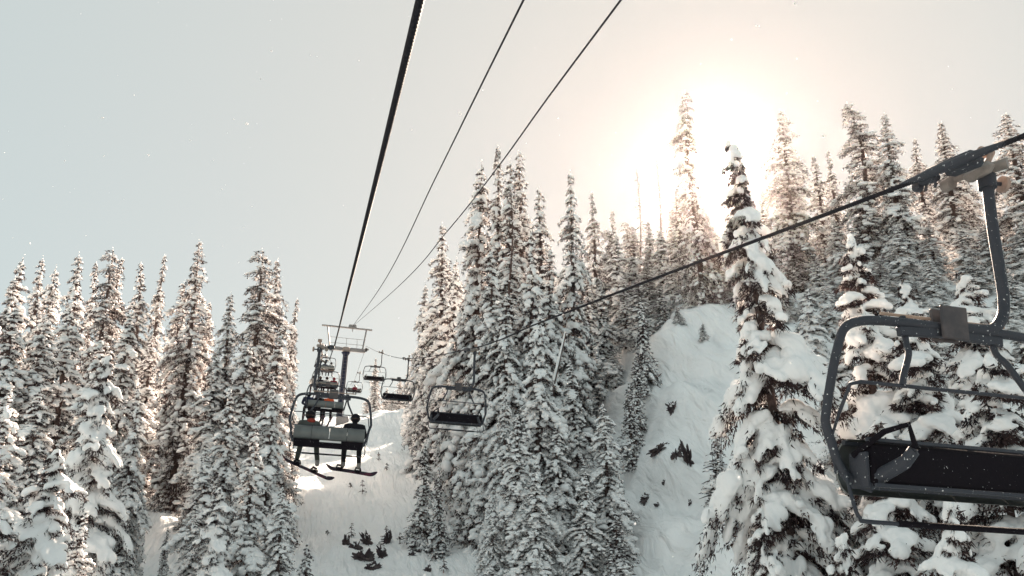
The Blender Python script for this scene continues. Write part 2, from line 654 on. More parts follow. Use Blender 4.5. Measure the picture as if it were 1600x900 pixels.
def make_snag(seed, H):
    rs = np.random.RandomState(seed)
    t = MB()
    tz = np.linspace(0, H, 12)
    t.tube([(.12 * math.sin(z * .5), .1 * math.sin(z * .37), z) for z in tz], [.010 + .0062 * (H - z) for z in tz], n=7)
    b = MB()
    C, RR, AX = [], [], []
    for z in np.arange(H * .30, H * .98, .11):
        az = rs.uniform(0, 6.28)
        l = rs.uniform(.25, 1.0) * (1.15 - z / H) * 1.6
        d = np.array([math.cos(az), math.sin(az), 0])
        p = np.array([.12 * math.sin(z * .5), .1 * math.sin(z * .37), z])
        pts = [p, p + d * l * .5 + [0, 0, -.05 * l], p + d * l + [0, 0, -.3 * l + rs.normal(0, .05)]]
        b.tube(pts, [.016, .011, .005], n=4)
        C.append(pts[1] + [0, 0, .03])
        RR.append(np.array([l * .35, .045, .04]) * rs.uniform(.6, 1.4))
        AX.append(pts[2] - pts[0])
    V, F = blobs(np.array(C), np.array(RR), np.array(AX), rs, fine=False)
    return dict(H=H, trunk=t.mesh('trunk', [M_BARK]), foliage=b.mesh('branches', [M_BARK]), snow=np_mesh('snow_load', V, F, [M_SNOW]), snag=True)


P = {}
P['a'] = make_spruce(11, 22, 2.7, snow=1.05, gap=.36, nb=5, clump=1.05)
P['b'] = make_spruce(12, 22, 2.4, snow=.9, gap=.36, nb=5, clump=.9, bend=.5, frost=.14, pexp=.7)
P['c'] = make_spruce(13, 20, 3.0, snow=1.15, gap=.40, nb=5, clump=1.05)
P['a2'] = make_spruce(31, 21, 2.5, snow=.95, gap=.38, nb=5, clump=1.0, pexp=.65, bend=.6)
P['c2'] = make_spruce(33, 19, 2.8, snow=1.0, gap=.42, nb=5, clump=1.1, pexp=.9, bend=.5)
P['e2'] = make_spruce(35, 20, 2.3, snow=.5, gap=.36, nb=5, frost=.30, pexp=.5, detail=.9, bend=.7, top_blunt=.32)
P['d'] = make_spruce(14, 20, 1.9, snow=.6, gap=.38, nb=6, frost=.30, pexp=.75, detail=.9)       # frosted, ridge
P['e'] = make_spruce(15, 20, 2.3, snow=.55, gap=.42, nb=6, frost=.30, pexp=.62, detail=.9, bend=.45)
P['f'] = make_spruce(16, 9, 1.25, snow=.9, gap=.30, nb=6, clump=.8)                            # young
P['g'] = make_spruce(17, 13, 2.6, snow=1.1, gap=.46, nb=8, heavy=True, voxel=.06, clump=.9, nd_=12, detail=1.6, pexp=.7)     # snow-laden mid
P['h'] = make_spruce(18, 19, 2.65, snow=1.1, gap=.66, nb=8, heavy=True, detail=2.0, nd_=20, voxel=.045, clump=.86, pexp=.62)
P['i'] = make_spruce(19, 14, 2.6, snow=1.15, gap=.60, nb=8, heavy=True, detail=2.0, nd_=20, voxel=.045, clump=.92, pexp=.62)
P['s'] = make_snag(20, 18)

# (px of the stem, py of the top, distance, prototype, width factor, row)
LB, LM, LF = 'left_back', 'left_mid', 'left_front'
CB, CF = 'centre_back', 'centre_front'
RB, RM, RF = 'ridge', 'ridge_mid', 'right_front'
TREES = [
    # left forest, skyline
    (14, 432, 60, 'b', .9, LB), (40, 398, 62, 'a', .9, LB), (65, 402, 70, 'b', .8, LB), (90, 414, 66, 'a', .8, LB),
    (131, 396, 60, 'b', .9, LB), (152, 412, 74, 'd', .9, LB), (172, 386, 58, 'e', .9, LB), (192, 404, 66, 'd', 1, LB),
    (228, 413, 70, 'd', 1.0, LB), (257, 400, 72, 'd', .75, LB), (285, 440, 76, 'e', .9, LB), (313, 372, 60, 'e', .9, LB),
    (335, 474, 62, 'd', .8, LB), (374, 458, 54, 'b', .8, LB), (416, 386, 54, 'e', 1.05, LB), (441, 402, 60, 'e', .8, LB), (458, 468, 64, 'd', .7, LB),
    # left forest, middle
    (-20, 470, 46, 'c', 1, LM), (22, 470, 44, 'a', 1.1, LM), (72, 492, 46, 'a', 1.1, LM), (115, 476, 48, 'c', 1.0, LM), (205, 480, 52, 'a', .9, LM),
    (240, 520, 62, 'b', .9, LM), (272, 540, 66, 'd', .9, LM), (300, 520, 62, 'b', .8, LM), (346, 540, 52, 'a', .9, LM), (388, 520, 50, 'a', .8, LM),
    (432, 500, 50, 'b', .9, LM), (150, 520, 44, 'a', 1, LM), (-50, 520, 36, 'a', 1.1, LM),
    # left forest, front
    (172, 556, 31, 'g', .78, LF), (92, 700, 24, 'g', .85, LF), (18, 600, 32, 'c', 1.0, LF), (214, 600, 40, 'a', .7, LF), (66, 600, 36, 'a', .95, LF),
    (420, 590, 41, 'c', .85, LF), (368, 600, 42, 'a', .9, LF), (318, 690, 38, 'c', .9, LF), (400, 660, 34, 'c', .85, LF),
    (345, 760, 31, 'g', .7, LF), (-10, 760, 22, 'g', .8, LF), (440, 760, 33, 'c', .8, LF), (478, 852, 34, 'f', 1.0, LF), (135, 800, 26, 'c', .9, LF),
    (300, 790, 34, 'c', .75, LF), (190, 800, 30, 'a', .7, LF), (262, 825, 42, 'f', .5, LF),
    # centre group, skyline
    (686, 350, 72, 'b', 1.0, CB), (667, 440, 78, 'a', .8, CB), (738, 246, 62, 'a', .95, CB), (768, 233, 62, 'd', .9, CB), (793, 244, 60, 'b', .95, CB),
    (820, 235, 62, 'e', 1.0, CB), (846, 292, 58, 'b', .95, CB), (884, 270, 58, 'b', .8, CB), (905, 392, 64, 'd', .9, CB), (926, 302, 68, 'd', .85, CB),
    (950, 328, 72, 'd', .9, CB), (976, 345, 74, 'e', .9, CB),
    (712, 400, 68, 'a', .9, CB), (760, 380, 52, 'a', 1, CB), (812, 360, 52, 'c', .9, CB), (862, 380, 54, 'a', .9, CB), (800, 450, 50, 'a', .9, CB), (790, 300, 57, 's', 1.6, CB),
    # centre group, front
    (838, 480, 43, 'c', .95, CF), (772, 500, 50, 'a', .8, CF), (726, 520, 70, 'a', .8, CF), (903, 560, 44, 'a', .9, CF), (945, 630, 41, 'c', .9, CF), (785, 610, 44, 'c', .7, CF),
    (870, 640, 41, 'c', .85, CF), (812, 640, 39, 'a', .9, CF), (838, 720, 37, 'c', .9, CF), (905, 720, 38, 'c', .85, CF), (770, 760, 38, 'c', .6, CF),
    (662, 698, 50, 'f', 1.05, CF), (690, 740, 47, 'f', .8, CF), (968, 800, 37, 'f', 1.3, CF),
    # ridge skyline
    (995, 263, 74, 's', 1, RB), (1026, 246, 76, 's', 1, RB), (1046, 330, 74, 'd', .9, RB), (1078, 140, 62, 'e', .62, RB), (1060, 296, 70, 'd', 1, RB), (940, 356, 68, 'e', .9, RB), (962, 366, 66, 'a', .9, RB), (988, 352, 70, 'b', .9, RB), (1010, 346, 70, 'd', 1, RB), (1032, 356, 68, 'a', .9, RB), (1108, 350, 70, 'd', .8, RB), (1238, 282, 72, 'd', .9, RB), (1178, 318, 72, 'd', .9, RB), (1352, 262, 70, 'd', .9, RB), (1216, 172, 66, 'e', 1, RB), (1192, 300, 74, 'd', .9, RB),
    (1270, 246, 70, 'd', 1, RB), (1297, 236, 72, 'd', .8, RB), (1321, 157, 62, 'e', 1.0, RB), (1385, 175, 60, 'b', .9, RB), (1437, 216, 70, 'd', 1, RB), (1470, 190, 64, 'e', 1, RB),
    (1502, 262, 66, 'b', .9, RB), (1545, 240, 68, 'd', .9, RB), (1582, 172, 60, 'e', 1.2, RB), (1612, 190, 66, 'd', 1.1, RB),
    (1640, 180, 60, 'b', 1.1, RB),
    # ridge, middle rows
    (1012, 400, 66, 'd', .9, RM), (975, 430, 62, 'a', .8, RM), (938, 440, 60, 'a', .8, RM), (1062, 380, 64, 'd', 1, RM), (1104, 360, 64, 'e', .9, RM), (1150, 330, 68, 'd', 1, RM),
    (1240, 370, 62, 'd', 1, RM), (1210, 400, 58, 'b', .9, RM), (1300, 340, 60, 'a', .9, RM), (1350, 290, 62, 'd', .9, RM), (1410, 310, 58, 'a', .9, RM), (1450, 340, 56, 'b', .9, RM),
    (1500, 350, 56, 'a', .9, RM), (1545, 340, 54, 'b', 1, RM), (1592, 350, 50, 'a', 1.1, RM), (1370, 400, 50, 'a', .9, RM), (1428, 440, 46, 'b', .9, RM), (1490, 450, 42, 'a', .9, RM),
    (1560, 450, 42, 'c', .9, RM), (1335, 440, 50, 'a', .8, RM), (1030, 440, 60, 'b', .8, RM), (1085, 440, 60, 'a', .8, RM), (1630, 420, 44, 'a', 1, RM),
    (1000, 470, 53, 'f', .8, RM), (992, 560, 50, 'f', .7, RM), (1118, 680, 38, 'f', .8, RM), (1262, 452, 44, 'g', .6, RM),
    # snow-laden trees close to the lift on the right
    (1135, 218, 18.5, 'h', .70, RF), (1318, 368, 19, 'h', .85, RF), (1430, 520, 17, 'i', .9, RF), (1545, 560, 15, 'i', .9, RF), (1600, 500, 21, 'h', .8, RF),
    (1370, 660, 15.5, 'i', .75, RF), (1275, 720, 20, 'i', .6, RF), (1478, 770, 12.5, 'g', .55, RF), (1190, 800, 15.5, 'i', .50, RF), (1640, 600, 13, 'i', .7, RF), (1500, 430, 26, 'g', 1.0, RF), (1405, 440, 28, 'g', .95, RF),
    (1325, 830, 13.5, 'g', .55, RF),
    (1185, 420, 56, 'a', 1.0, RM), (1225, 440, 52, 'b', 1.0, RM), (1275, 400, 54, 'a', 1.0, RM), (1325, 400, 54, 'c', .9, RM), (1395, 350, 52, 'a', 1, RM), (1450, 400, 48, 'c', .9, RM),
    (1520, 400, 48, 'a', 1, RM), (1575, 420, 44, 'c', .9, RM), (1400, 470, 40, 'a', .9, RM), (1460, 500, 36, 'c', .9, RM), (1530, 480, 36, 'a', .9, RM), (1590, 520, 34, 'c', .9, RM), (1360, 500, 38, 'c', .8, RM),
    (920, 430, 60, 'a', .9, RM), (1000, 430, 59, 'b', .9, RM), (1048, 410, 62, 'c', .8, RM), (1076, 400, 62, 'a', .9, RM), (1122, 400, 62, 'b', 1, RM), (1160, 400, 60, 'a', 1, RM),
    (1140, 440, 58, 'b', 1, RM), (1078, 452, 58, 'c', .8, RM), (1104, 430, 60, 'a', .9, RM), (1168, 450, 55, 'c', .8, RM), (1228, 452, 52, 'g', .6, RM), (1290, 440, 48, 'c', .8, RM), (1040, 470, 58, 'f', 1, RM), (1252, 470, 47, 'f', 1.2, RM), (985, 600, 47, 'f', .8, RM), (1062, 500, 55, 'f', .9, RM), (1100, 520, 52, 'f', .8, RM), (1215, 560, 44, 'f', .9, RM), (960, 540, 58, 'a', .7, RM), (1055, 420, 66, 'b', 1, RM), (1640, 330, 50, 'a', 1, RM), (1310, 520, 33, 'g', .8, RM), (1420, 560, 30, 'g', .8, RM), (1520, 560, 29, 'g', .8, RM), (1620, 560, 27, 'g', .8, RM),
]
SHADE_TREES = [(706 + 26 * i, 405 + 25 * (i % 3), 90 + 8 * (i % 3)) for i in range(10)]  # unseen trees added behind the centre stand to keep direct sun off the run
SHADE_TREES += [(722 + 27 * i, 440 + 12 * (i % 3), 118 + 9 * (i % 3)) for i in range(7)]
TREES += [(x, y, d, ('a', 'c', 'b')[i % 3], 1.25, 'behind') for i, (x, y, d) in enumerate(SHADE_TREES)]
FAR = [(588, 560, 128), (604, 606, 140), (624, 590, 132), (640, 572, 126), (655, 585, 130), (614, 612, 120), (670, 600, 118), (576, 622, 130), (646, 612, 112), (632, 615, 145)]
KINDW = {'a': 'spruce with clumped snow', 'b': 'slim spruce thick with snow', 'c': 'broad spruce loaded with snow', 'd': 'narrow frosted spruce',
         'e': 'tall frosted spruce with ragged boughs', 'f': 'young spruce dusted with snow', 'g': 'rounded spruce under heavy snow', 'h': 'tall spruce with big snow pillows',
         'i': 'bushy spruce buried in snow pillows', 's': 'bare dead snag'}
ROWW = {LB: 'the left forest skyline', LM: 'the second row of the left forest', LF: 'the front of the left forest', CB: 'the back of the centre stand',
        CF: 'the front of the centre stand', RB: 'the right ridge skyline', RM: 'the slope below the right ridge', RF: 'the row behind the closest chair', 'far': 'the tiny trees beyond the crest', 'bank': 'the lower rows on the right bank', 'behind': 'unseen trees added to shade the run'}
GRP = {LB: 'spruces on the left skyline', LM: 'spruces in the middle of the left forest', LF: 'spruces along the front of the left forest', CB: 'spruces at the back of the centre stand',
       CF: 'spruces at the front of the centre stand', RB: 'trees on the right ridge skyline', RM: 'spruces on the slope below the ridge', RF: 'snow laden spruces close to the lift', 'far': 'far spruces beyond the crest', 'bank': 'spruces on the lower part of the right bank', 'behind': 'unseen spruces added behind the centre stand for shade'}
ORD = ['first', 'second', 'third', 'fourth', 'fifth', 'sixth', 'seventh', 'eighth', 'ninth', 'tenth', 'eleventh', 'twelfth', 'thirteenth', 'fourteenth', 'fifteenth',
       'sixteenth', 'seventeenth', 'eighteenth', 'nineteenth', 'twentieth', 'twenty-first', 'twenty-second', 'twenty-third', 'twenty-fourth', 'twenty-fifth', 'twenty-sixth', 'twenty-seventh', 'twenty-eighth'] + ['thirty-%s' % k for k in ('zero',)] * 0 + ['%s from the right end, counted' % k for k in ()] + [
       '%s%s' % (a, b) for a in ('thirty', 'forty', 'fifty') for b in ('-first', '-second', '-third', '-fourth', '-fifth', '-sixth', '-seventh', '-eighth', '-ninth')]
ALLT = TREES + [(x, y, d, ('d', 'e', 'b')[i % 3], 1.0, 'far') for i, (x, y, d) in enumerate(FAR)]
ALLT = [t if not (t[5] == RM and t[2] < 55) else t[:5] + ('bank',) for t in ALLT]
NEAR_ROT = 5.0
ranks = {}
for row in ROWW:
    for k, t in enumerate(sorted([t for t in ALLT if t[5] == row], key=lambda t: t[0])):
        ranks[t] = k
rt = random.Random(5)
for t in ALLT:
    px, py, d, kind, wf, row = t
    rt = random.Random(int(px * 7919 + py * 104729 + d * 31))
    top = at(px, py, d)
    bz = rel(top.x, top.y) - .15
    p = P.get(kind + '2', P[kind]) if rt.random() < .5 else P[kind]
    h = top.z - bz
    if h < 1.2:
        print('short tree', t, h)
        h = 1.2
    s = h / p['H']
    root = empty('dead_snag' if kind == 's' else 'spruce_tree', (top.x, top.y, bz))
    ln_ = 0 if row == RF else .014
    root.rotation_euler = (rt.gauss(0, ln_), rt.gauss(0, ln_), NEAR_ROT if kind == 'h' and d == 18.5 else rt.uniform(0, 6.28))
    if kind == 'h' and d == 18.5:           # this tree leans a little
        rgt = Vector((cy_, -sy_, 0))
        root.location = root.location + rgt * .95
        root.rotation_euler = (Matrix.Rotation(-math.atan2(.95, h), 4, Vector((sy_, cy_, 0))) @ Matrix.Rotation(NEAR_ROT, 4, 'Z')).to_euler()
    # keep crowns in proportion when a prototype is stretched to its height
    w = (s ** .5) * wf * {RB: 1.2, RM: 1.2, 'bank': 1.2, LB: 1.15, LM: 1.1, CB: 1.05}.get(row, 1.0)
    root.scale = (w, w, s)
    link('trunk', p['trunk'], root)
    link('branches' if kind == 's' else 'foliage', p['foliage'], root)['kind'] = 'stuff'
    link('snow_load', p['snow'], root)['kind'] = 'stuff'
    tag(root, '%s, %s from left in %s' % (KINDW[kind], ORD[ranks[t]], ROWW[row]), 'dead tree' if kind == 's' else 'tree', GRP[row])

# ------------------------------------------------------------------ rocks and twigs on the bank


def ground_hit(px, py, d0=20, d1=120):
    r = ray(px, py)
    pd = d0
    d = d0
    while d < d1:
        p = r * d
        if p.z < rel(p.x, p.y):
            lo_, hi_ = pd, d
            for _ in range(20):
                m_ = (lo_ + hi_) / 2
                p = r * m_
                if p.z < rel(p.x, p.y):
                    hi_ = m_
                else:
                    lo_ = m_
            return r * hi_, hi_
        pd = d
        d += .4
    return None, None


def rock(px, py, wpx, hpx, seed, label, grp):
    p, d = ground_hit(px, py)
    if p is None:
        print('no ground', px, py)
        return
    rs = random.Random(seed)
    k_ = .78 if grp == g1 else 1.05
    w, h = wpx * d / FPX / 2 * k_, hpx * d / FPX / 2 * k_
    bm = bmesh.new()
    bmesh.ops.create_icosphere(bm, subdivisions=4, radius=1)
    off = Vector((seed * 3.1, seed * 1.7, 0))
    for v in bm.verts:
        n = mnoise.noise(v.co * 1.9 + off) * 1.1 + mnoise.noise(v.co * 5.2 + off) * 1.0 + mnoise.noise(v.co * 11 + off) * .5
        c = v.co * (1 + n)
        v.co = (c.x * w, c.y * max(w, h) * .55, c.z * h)
    bm.verts.ensure_lookup_table()
    me = bpy.data.meshes.new('rock')
    bm.to_mesh(me)
    bm.free()
    me.materials.append(M_ROCK)
    o = link('rock', me)
    o.location = p + ray(px, py) * (.25 * min(w, h))
    o.rotation_euler = (0, rs.uniform(-.5, .5), -R(YAW))
    tag(o, label, 'rock', grp)
    bm = bmesh.new()
    bmesh.ops.create_icosphere(bm, subdivisions=3, radius=1)
    for v in bm.verts:
        c = v.co * (1 + .35 * mnoise.noise(v.co * 2.3 - off))
        v.co = (c.x * w * .85 - w * .1, c.y * max(w, h) * .5 + .2 * h, c.z * h * .42 + h * .72)
    m2 = bpy.data.meshes.new('snow_cap')
    bm.to_mesh(m2)
    bm.free()
    m2.materials.append(M_SNOW)
    m2.polygons.foreach_set('use_smooth', [True] * len(m2.polygons))
    link('snow_cap', m2, o)


g1, g2 = 'dark rocks on the right bank', 'dark rocks at the bottom of the run'
for k, a in enumerate([
    (1031, 702, 32, 14, 'wide flat dark rock on the right bank, left of the long split rock', g1),
    (1057, 712, 14, 26, 'ragged dark rock just left of the long slanting rock', g1),
    (1077, 722, 12, 46, 'long slanting dark rock on the right bank', g1),
    (1053, 640, 20, 24, 'topmost dark rock poking out of the steep right bank', g1),
    (1011, 781, 20, 17, 'rounded dark rock low on the right bank', g1),
    (1028, 790, 13, 7, 'thin dark rock sliver right of the low rounded rock', g1),
    (1038, 755, 6, 10, 'tiny dark rock between the low rock and the wide flat one', g1),
    (1079, 788, 7, 13, 'small upright dark rock low down, below the long slanting rock', g1),
    (983, 706, 13, 16, 'dark rock beside the slender tree on the right bank', g1),
    (1136, 832, 16, 26, 'dark rock at the foot of the near snow laden spruce', g1),
    (984, 636, 8, 22, 'narrow upright dark rock high on the bank by the slender tree', g1),
    (541, 851, 8, 20, 'squared upright rock at the left end of the lower outcrop', g2),
    (555, 858, 13, 15, 'rounded dark rock beside the squared upright one', g2),
    (575, 850, 11, 26, 'tall leaning dark rock in the lower outcrop', g2),
    (568, 876, 22, 22, 'broad dark rock at the base of the lower outcrop', g2),
    (583, 890, 18, 16, 'lowest dark rock of the outcrop below the riders', g2),
    (606, 848, 8, 26, 'narrow standing rock at the right end of the lower outcrop', g2),
    (599, 870, 12, 22, 'slanted grey rock under the narrow standing rock', g2),
    (643, 868, 8, 9, 'small dark rock alone right of the outcrop', g2),
    (668, 892, 9, 12, 'small dark rock beneath the little spruce', g2)]):
    rock(a[0], a[1], a[2], a[3], k + 1, a[4], a[5])


def twig(px, py, hpx, seed, label, cat='sapling', grp='small saplings poking out of the run'):
    p, d = ground_hit(px, py)
    if p is None:
        return
    rs = random.Random(seed)
    h = hpx * d / FPX
    root = empty('sapling', p)
    st = MB()
    lean = rs.uniform(-.2, .2)
    st.tube([(0, 0, -.2), (lean * h * .5, 0, h * .5), (lean * h, 0, h)], [.03, .02, .008], n=5)
    fo, sn = MB(), MB()
    for k in range(int(10 + h * 10)):
        z = h * rs.uniform(.15, .98)
        az = rs.uniform(0, 6.28)
        l = h * .28 * (1.15 - z / h) + .08
        a = Vector((lean * z, 0, z))
        e = a + Vector((math.cos(az), math.sin(az), -.25)) * l
        fo.tube([a, (a + e) / 2 + Vector((0, 0, .03)), e], [.02, .03, .01], n=4)
        if rs.random() < .45:
            sn.ball(e * .6 + a * .4 + Vector((0, 0, .04)), l * .3, (1, 1, .6), sub=1)
    st.obj('stem', M_BARK, root)
    fo.obj('foliage', M_NEEDLE, root)
    if sn.v:
        sn.obj('snow_load', M_SNOW, root)
    tag(root, label, cat, grp)


for k, a in enumerate([(566, 772, 22, 'twiggy sapling directly below the right snowboard'), (592, 720, 14, 'tiny sapling in the run right of the chair with two riders'),
                       (604, 735, 12, 'smallest twig sprig right of the run sapling'), (548, 762, 8, 'low sprig left of the twiggy sapling under the boards'),
                       (549, 840, 22, 'bent twig above the squared rock of the lower outcrop'), (604, 838, 16, 'twig sapling growing above the narrow standing rock'),
                       (594, 856, 18, 'bushy sapling in the middle of the lower outcrop'), (625, 850, 18, 'thin sprig right of the lower outcrop'),
                       (693, 895, 24, 'thin sapling at the picture bottom right of the little spruce'), (512, 836, 8, 'lone sprig in open snow left of the outcrop'),
                       (1118, 790, 95, 'drooping frosted sapling left of the near snow laden spruce')]):
    twig(a[0], a[1], a[2], k + 40, a[3])

p, d = ground_hit(1024, 590)
if p:
    r_ = MB()
    q_ = p + ray(1024, 590) * -.4
    side = Vector((cy_, -sy_, 0))
    r_.tube(curve_pts([q_ - side * .75 + Vector((0, 0, -.12)), q_ + Vector((0, 0, .0)), q_ + side * .45 + Vector((0, 0, .28)), q_ + side * .7 + Vector((0, 0, .42))], 4), .035, n=6)
    r_.tube([q_ + side * .1, q_ + side * .3 + Vector((0, 0, -.1))], .02, n=5)
    tag(r_.obj('fallen_branch', M_BARK), 'dark bare branch sticking out of the steep right bank snow', 'branch')
p0, p1 = at(862, 612, 46), at(884, 520, 46.5)
r_ = MB()
r_.tube([p0, (p0 + p1) / 2, p1], [.10, .08, .05], n=8)
lg = tag(empty('leaning_log', p0), 'thin leaning dead trunk crusted with snow in the centre stand', 'dead tree')
o = r_.obj('trunk', M_BARK, lg)
o.matrix_parent_inverse = Matrix.Translation(-p0)
r_ = MB()
off_ = Vector((-.05, -.07, .06))
r_.tube([p0 + off_, (p0 + p1) / 2 + off_, p1 + off_], [.06, .07, .03], n=8)
o = r_.obj('snow_load', M_SNOW, lg)
o.matrix_parent_inverse = Matrix.Translation(-p0)

# ------------------------------------------------------------------ haul rope and cables
XL, XR = .27, 4.75
LROPE = [(-30, -1.6), (-10, .3), (2.73, 1.89), (12, 3.2), (24, 4.98), (47, 9.0), (70, 13.9), (96.2, 20.3)]
RROPE = [(-30, -1.2), (-8, 1.2), (4.57, 2.70), (6.2, 2.90), (12, 3.72), (18.4, 4.60), (27.4, 5.86), (50.3, 9.98), (76, 15.6), (96.2, 20.3)]
TAIL = [(98.6, 20.55), (120, 21.4), (150, 22.6), (190, 24)]


def rope_z(T, y):
    T = T + TAIL
    for (a, b), (c, d) in zip(T, T[1:]):
        if a <= y <= c:
            return b + (d - b) * (y - a) / (c - a)
    return T[-1][1]


def smooth_path(X, T, sl_=None):
    pts = [(X, y, z) for y, z in T + TAIL]
    return curve_pts(pts, 10)


def rope_obj(pts, rad, lobes, near0, near1, name):
    """stranded rope: lobed, twisted cross-section where it is close, round beyond"""
    ys = np.array([p.y for p in pts])
    xs = np.array([p.x for p in pts])
    zs = np.array([p.z for p in pts])
    Yn = np.concatenate([np.arange(pts[0].y, near0, .5), np.arange(near0, near1, .007), np.arange(near1, pts[-1].y, .5)])
    X_ = np.interp(Yn, ys, xs)
    Z_ = np.interp(Yn, ys, zs)
    k = np.ones(9) / 9
    n = 18
    an = np.linspace(0, 2 * np.pi, n, endpoint=False)
    vs = []
    near = ((Yn >= near0) & (Yn <= near1))[:, None]
    tw = Yn[:, None] * 2 * np.pi / .20
    r_ = rad * (1 + np.where(near, .17, 0) * (np.abs(np.cos(lobes / 2 * (an[None] - tw))) * 2 - 1))
    V = np.stack([X_[:, None] + r_ * np.cos(an)[None], np.repeat(Yn[:, None], n, 1), Z_[:, None] + r_ * np.sin(an)[None]], -1)
    m = len(Yn)
    i = np.arange(m - 1)[:, None] * n
    j = np.arange(n)[None]
    F = np.stack([i + j, i + (j + 1) % n, i + n + (j + 1) % n, i + n + j], -1).reshape(-1, 4)
    return link(name, np_mesh(name, V.reshape(-1, 3), F, [M_ROPE]))


rp = rope_obj(smooth_path(XL, LROPE), .0155, 6, 1.5, 13, 'haul_rope')
tag(rp, 'thick dark stranded haul rope running overhead to the uphill chairs', 'cable')
rp = rope_obj(smooth_path(XR, RROPE), .0185, 6, 2.5, 16, 'haul_rope')
tag(rp, 'thick dark stranded haul rope carrying the empty downhill chairs', 'cable')
YT = 97.4
topbox = atY(551, 511, YT)
for lab, pix, rad in (('thin black cable between the haul rope and the rightmost overhead cable', [(818, 0, 12.7), (742, 153, 17.7), (680, 279, 26), (600, 440, 46.6)], .021),
                      ('thin black overhead cable furthest right in the sky', [(970, 0, 8.6), (853, 157, 12.1), (775, 265, 16.6), (700, 360, 22.4), (620, 450, 37.8)], .014)):
    pts = [atY(*p) for p in pix]
    pts = [pts[0] * 2 - pts[1], *pts, topbox + Vector((0, -.2, .05))]
    pts.insert(0, pts[0] * 2 - pts[1])
    m_ = MB()
    m_.tube(curve_pts(pts, 14), rad, n=8)
    tag(m_.obj('overhead_cable', M_ROPE), lab, 'cable', 'thin cables strung above the lift')

# ------------------------------------------------------------------ lift tower
tb = gz(2.2, YT)
tw_ = tag(empty('lift_tower', (2.2, YT, tb)), 'dark blue tubular lift tower with grey crossarm and lifting frame', 'lift tower')


def tp(x, y, z):
    return (x - 2.2, y - YT, z - tb)


c3 = -R(3.2)


def cant(x, z, zc=19.9, xc=2.52):       # crossarm is canted a little
    return x, z + (x - xc) * math.tan(c3)


m_ = MB()
m_.tube([tp(2.1, YT, tb - .5), tp(2.5, YT, 19.7)], [.36, .31], n=20)
m_.obj('pole', M_TOWER, tw_)
m_ = MB()
m_.tube([tp(2.5, YT, 19.45), tp(2.5, YT, 19.7), tp(2.5, YT, 19.75)], [.33, .5, .5], n=20)
m_.obj('pole_flange', M_TOWER, tw_)
m_ = MB()
rt_ = Matrix.Rotation(-c3, 3, 'Y')
m_.box(tp(2.52, YT, 20.05), (.85, .62, .62), rt_, bev=.2)
m_.obj('crossarm_hub', M_GRIP, tw_)
m_ = MB()
for x0, x1 in ((.35, 2.12), (2.92, 4.7)):
    xa, za = cant((x0 + x1) / 2, 20.1)
    m_.box(tp(xa, YT, za), (x1 - x0, .42, .42), rt_)
m_.obj('crossarm', M_GALV, tw_)
for s in (-1, 1):
    m_ = MB()
    xb, zb = cant(2.5 + s * 1.85, 20.25)
    xt, zt = cant(2.5 + s * 2.2, 22.6)
    m_.tube([tp(xb, YT, zb), tp(xt, YT, zt)], .09, n=8)
    m_.obj('frame_post', M_GALV, tw_)
m_ = MB()
xa, za = cant(-.35, 22.65)
xb, zb = cant(5.35, 22.65)
m_.tube([tp(xa, YT, za), tp(xb, YT, zb)], .11, n=8)
m_.obj('lifting_beam', M_GALV, tw_)
m_ = MB()
for zz in (21.4, 20.75):
    xa, za = cant(.6, zz)
    xb, zb = cant(4.4, zz)
    m_.tube([tp(xa, YT, za), tp(xb, YT, zb)], .025, n=6)
for x in (1.3, 2.5, 3.7):
    xa, za = cant(x, 20.3)
    xb, zb = cant(x, 21.4)
    m_.tube([tp(xa, YT, za), tp(xb, YT, zb)], .025, n=6)
m_.obj('catwalk_rail', M_GALV, tw_)
m_ = MB()
b_ = Vector(tp(*topbox))
for dx in (-.28, 0, .28):
    m_.tube([b_ + Vector((dx, -.12, .12)), b_ + Vector((dx, .12, .12))], .17, n=12)
m_.box(b_ + Vector((0, 0, -.04)), (.95, .2, .12))
m_.tube([b_, b_ + Vector((0, 0, -.55))], .05, n=6)
m_.obj('cable_saddle', M_GALV, tw_)
for X, s in ((XL, -1), (XR, 1)):
    sh = MB()
    zr = 20.5
    sh.box(tp(X + s * .2, YT, zr - .32), (.09, 2.6, .22), Matrix.Rotation(.2, 3, 'X'))
    sa = sh.obj('sheave_beam', M_GALV, tw_)
    for k in range(6):
        w = MB()
        y = YT - 1.2 + k * .48
        zz = zr - .25 + (y - YT) * .2 - .1
        w.tube([tp(X - .07, y, zz), tp(X - .03, y, zz), tp(X + .03, y, zz), tp(X + .07, y, zz)], [.23, .2, .2, .23], n=16)
        w.obj('sheave', M_RUBBER, sa)
m_ = MB()
for dx in (-.2, .2):
    m_.tube([tp(2.1 + dx, YT - .5, tb + 1), tp(2.5 + dx, YT - .45, 19.4)], .02, n=5)
for z in np.arange(tb + 1.2, 19.3, .4):
    x = 2.1 + .4 * (z - tb) / (19.7 - tb)
    m_.tube([tp(x - .2, YT - .48, z), tp(x + .2, YT - .48, z)], .014, n=4)
m_.obj('ladder', M_GALV, tw_)['kind'] = 'stuff'
m_ = MB()
m_.box(tp(2.5, YT + .2, tb + .4), (1.4, 1.4, 1.0))
m_.obj('footing', M_GALV, tw_)

# ------------------------------------------------------------------ chair (origin = rope centre at the grip, +Y = uphill)
ZT, ZS, ZB = -1.34, -2.24, -2.56           # bail top, seat back top, seat bottom
HW = 1.17


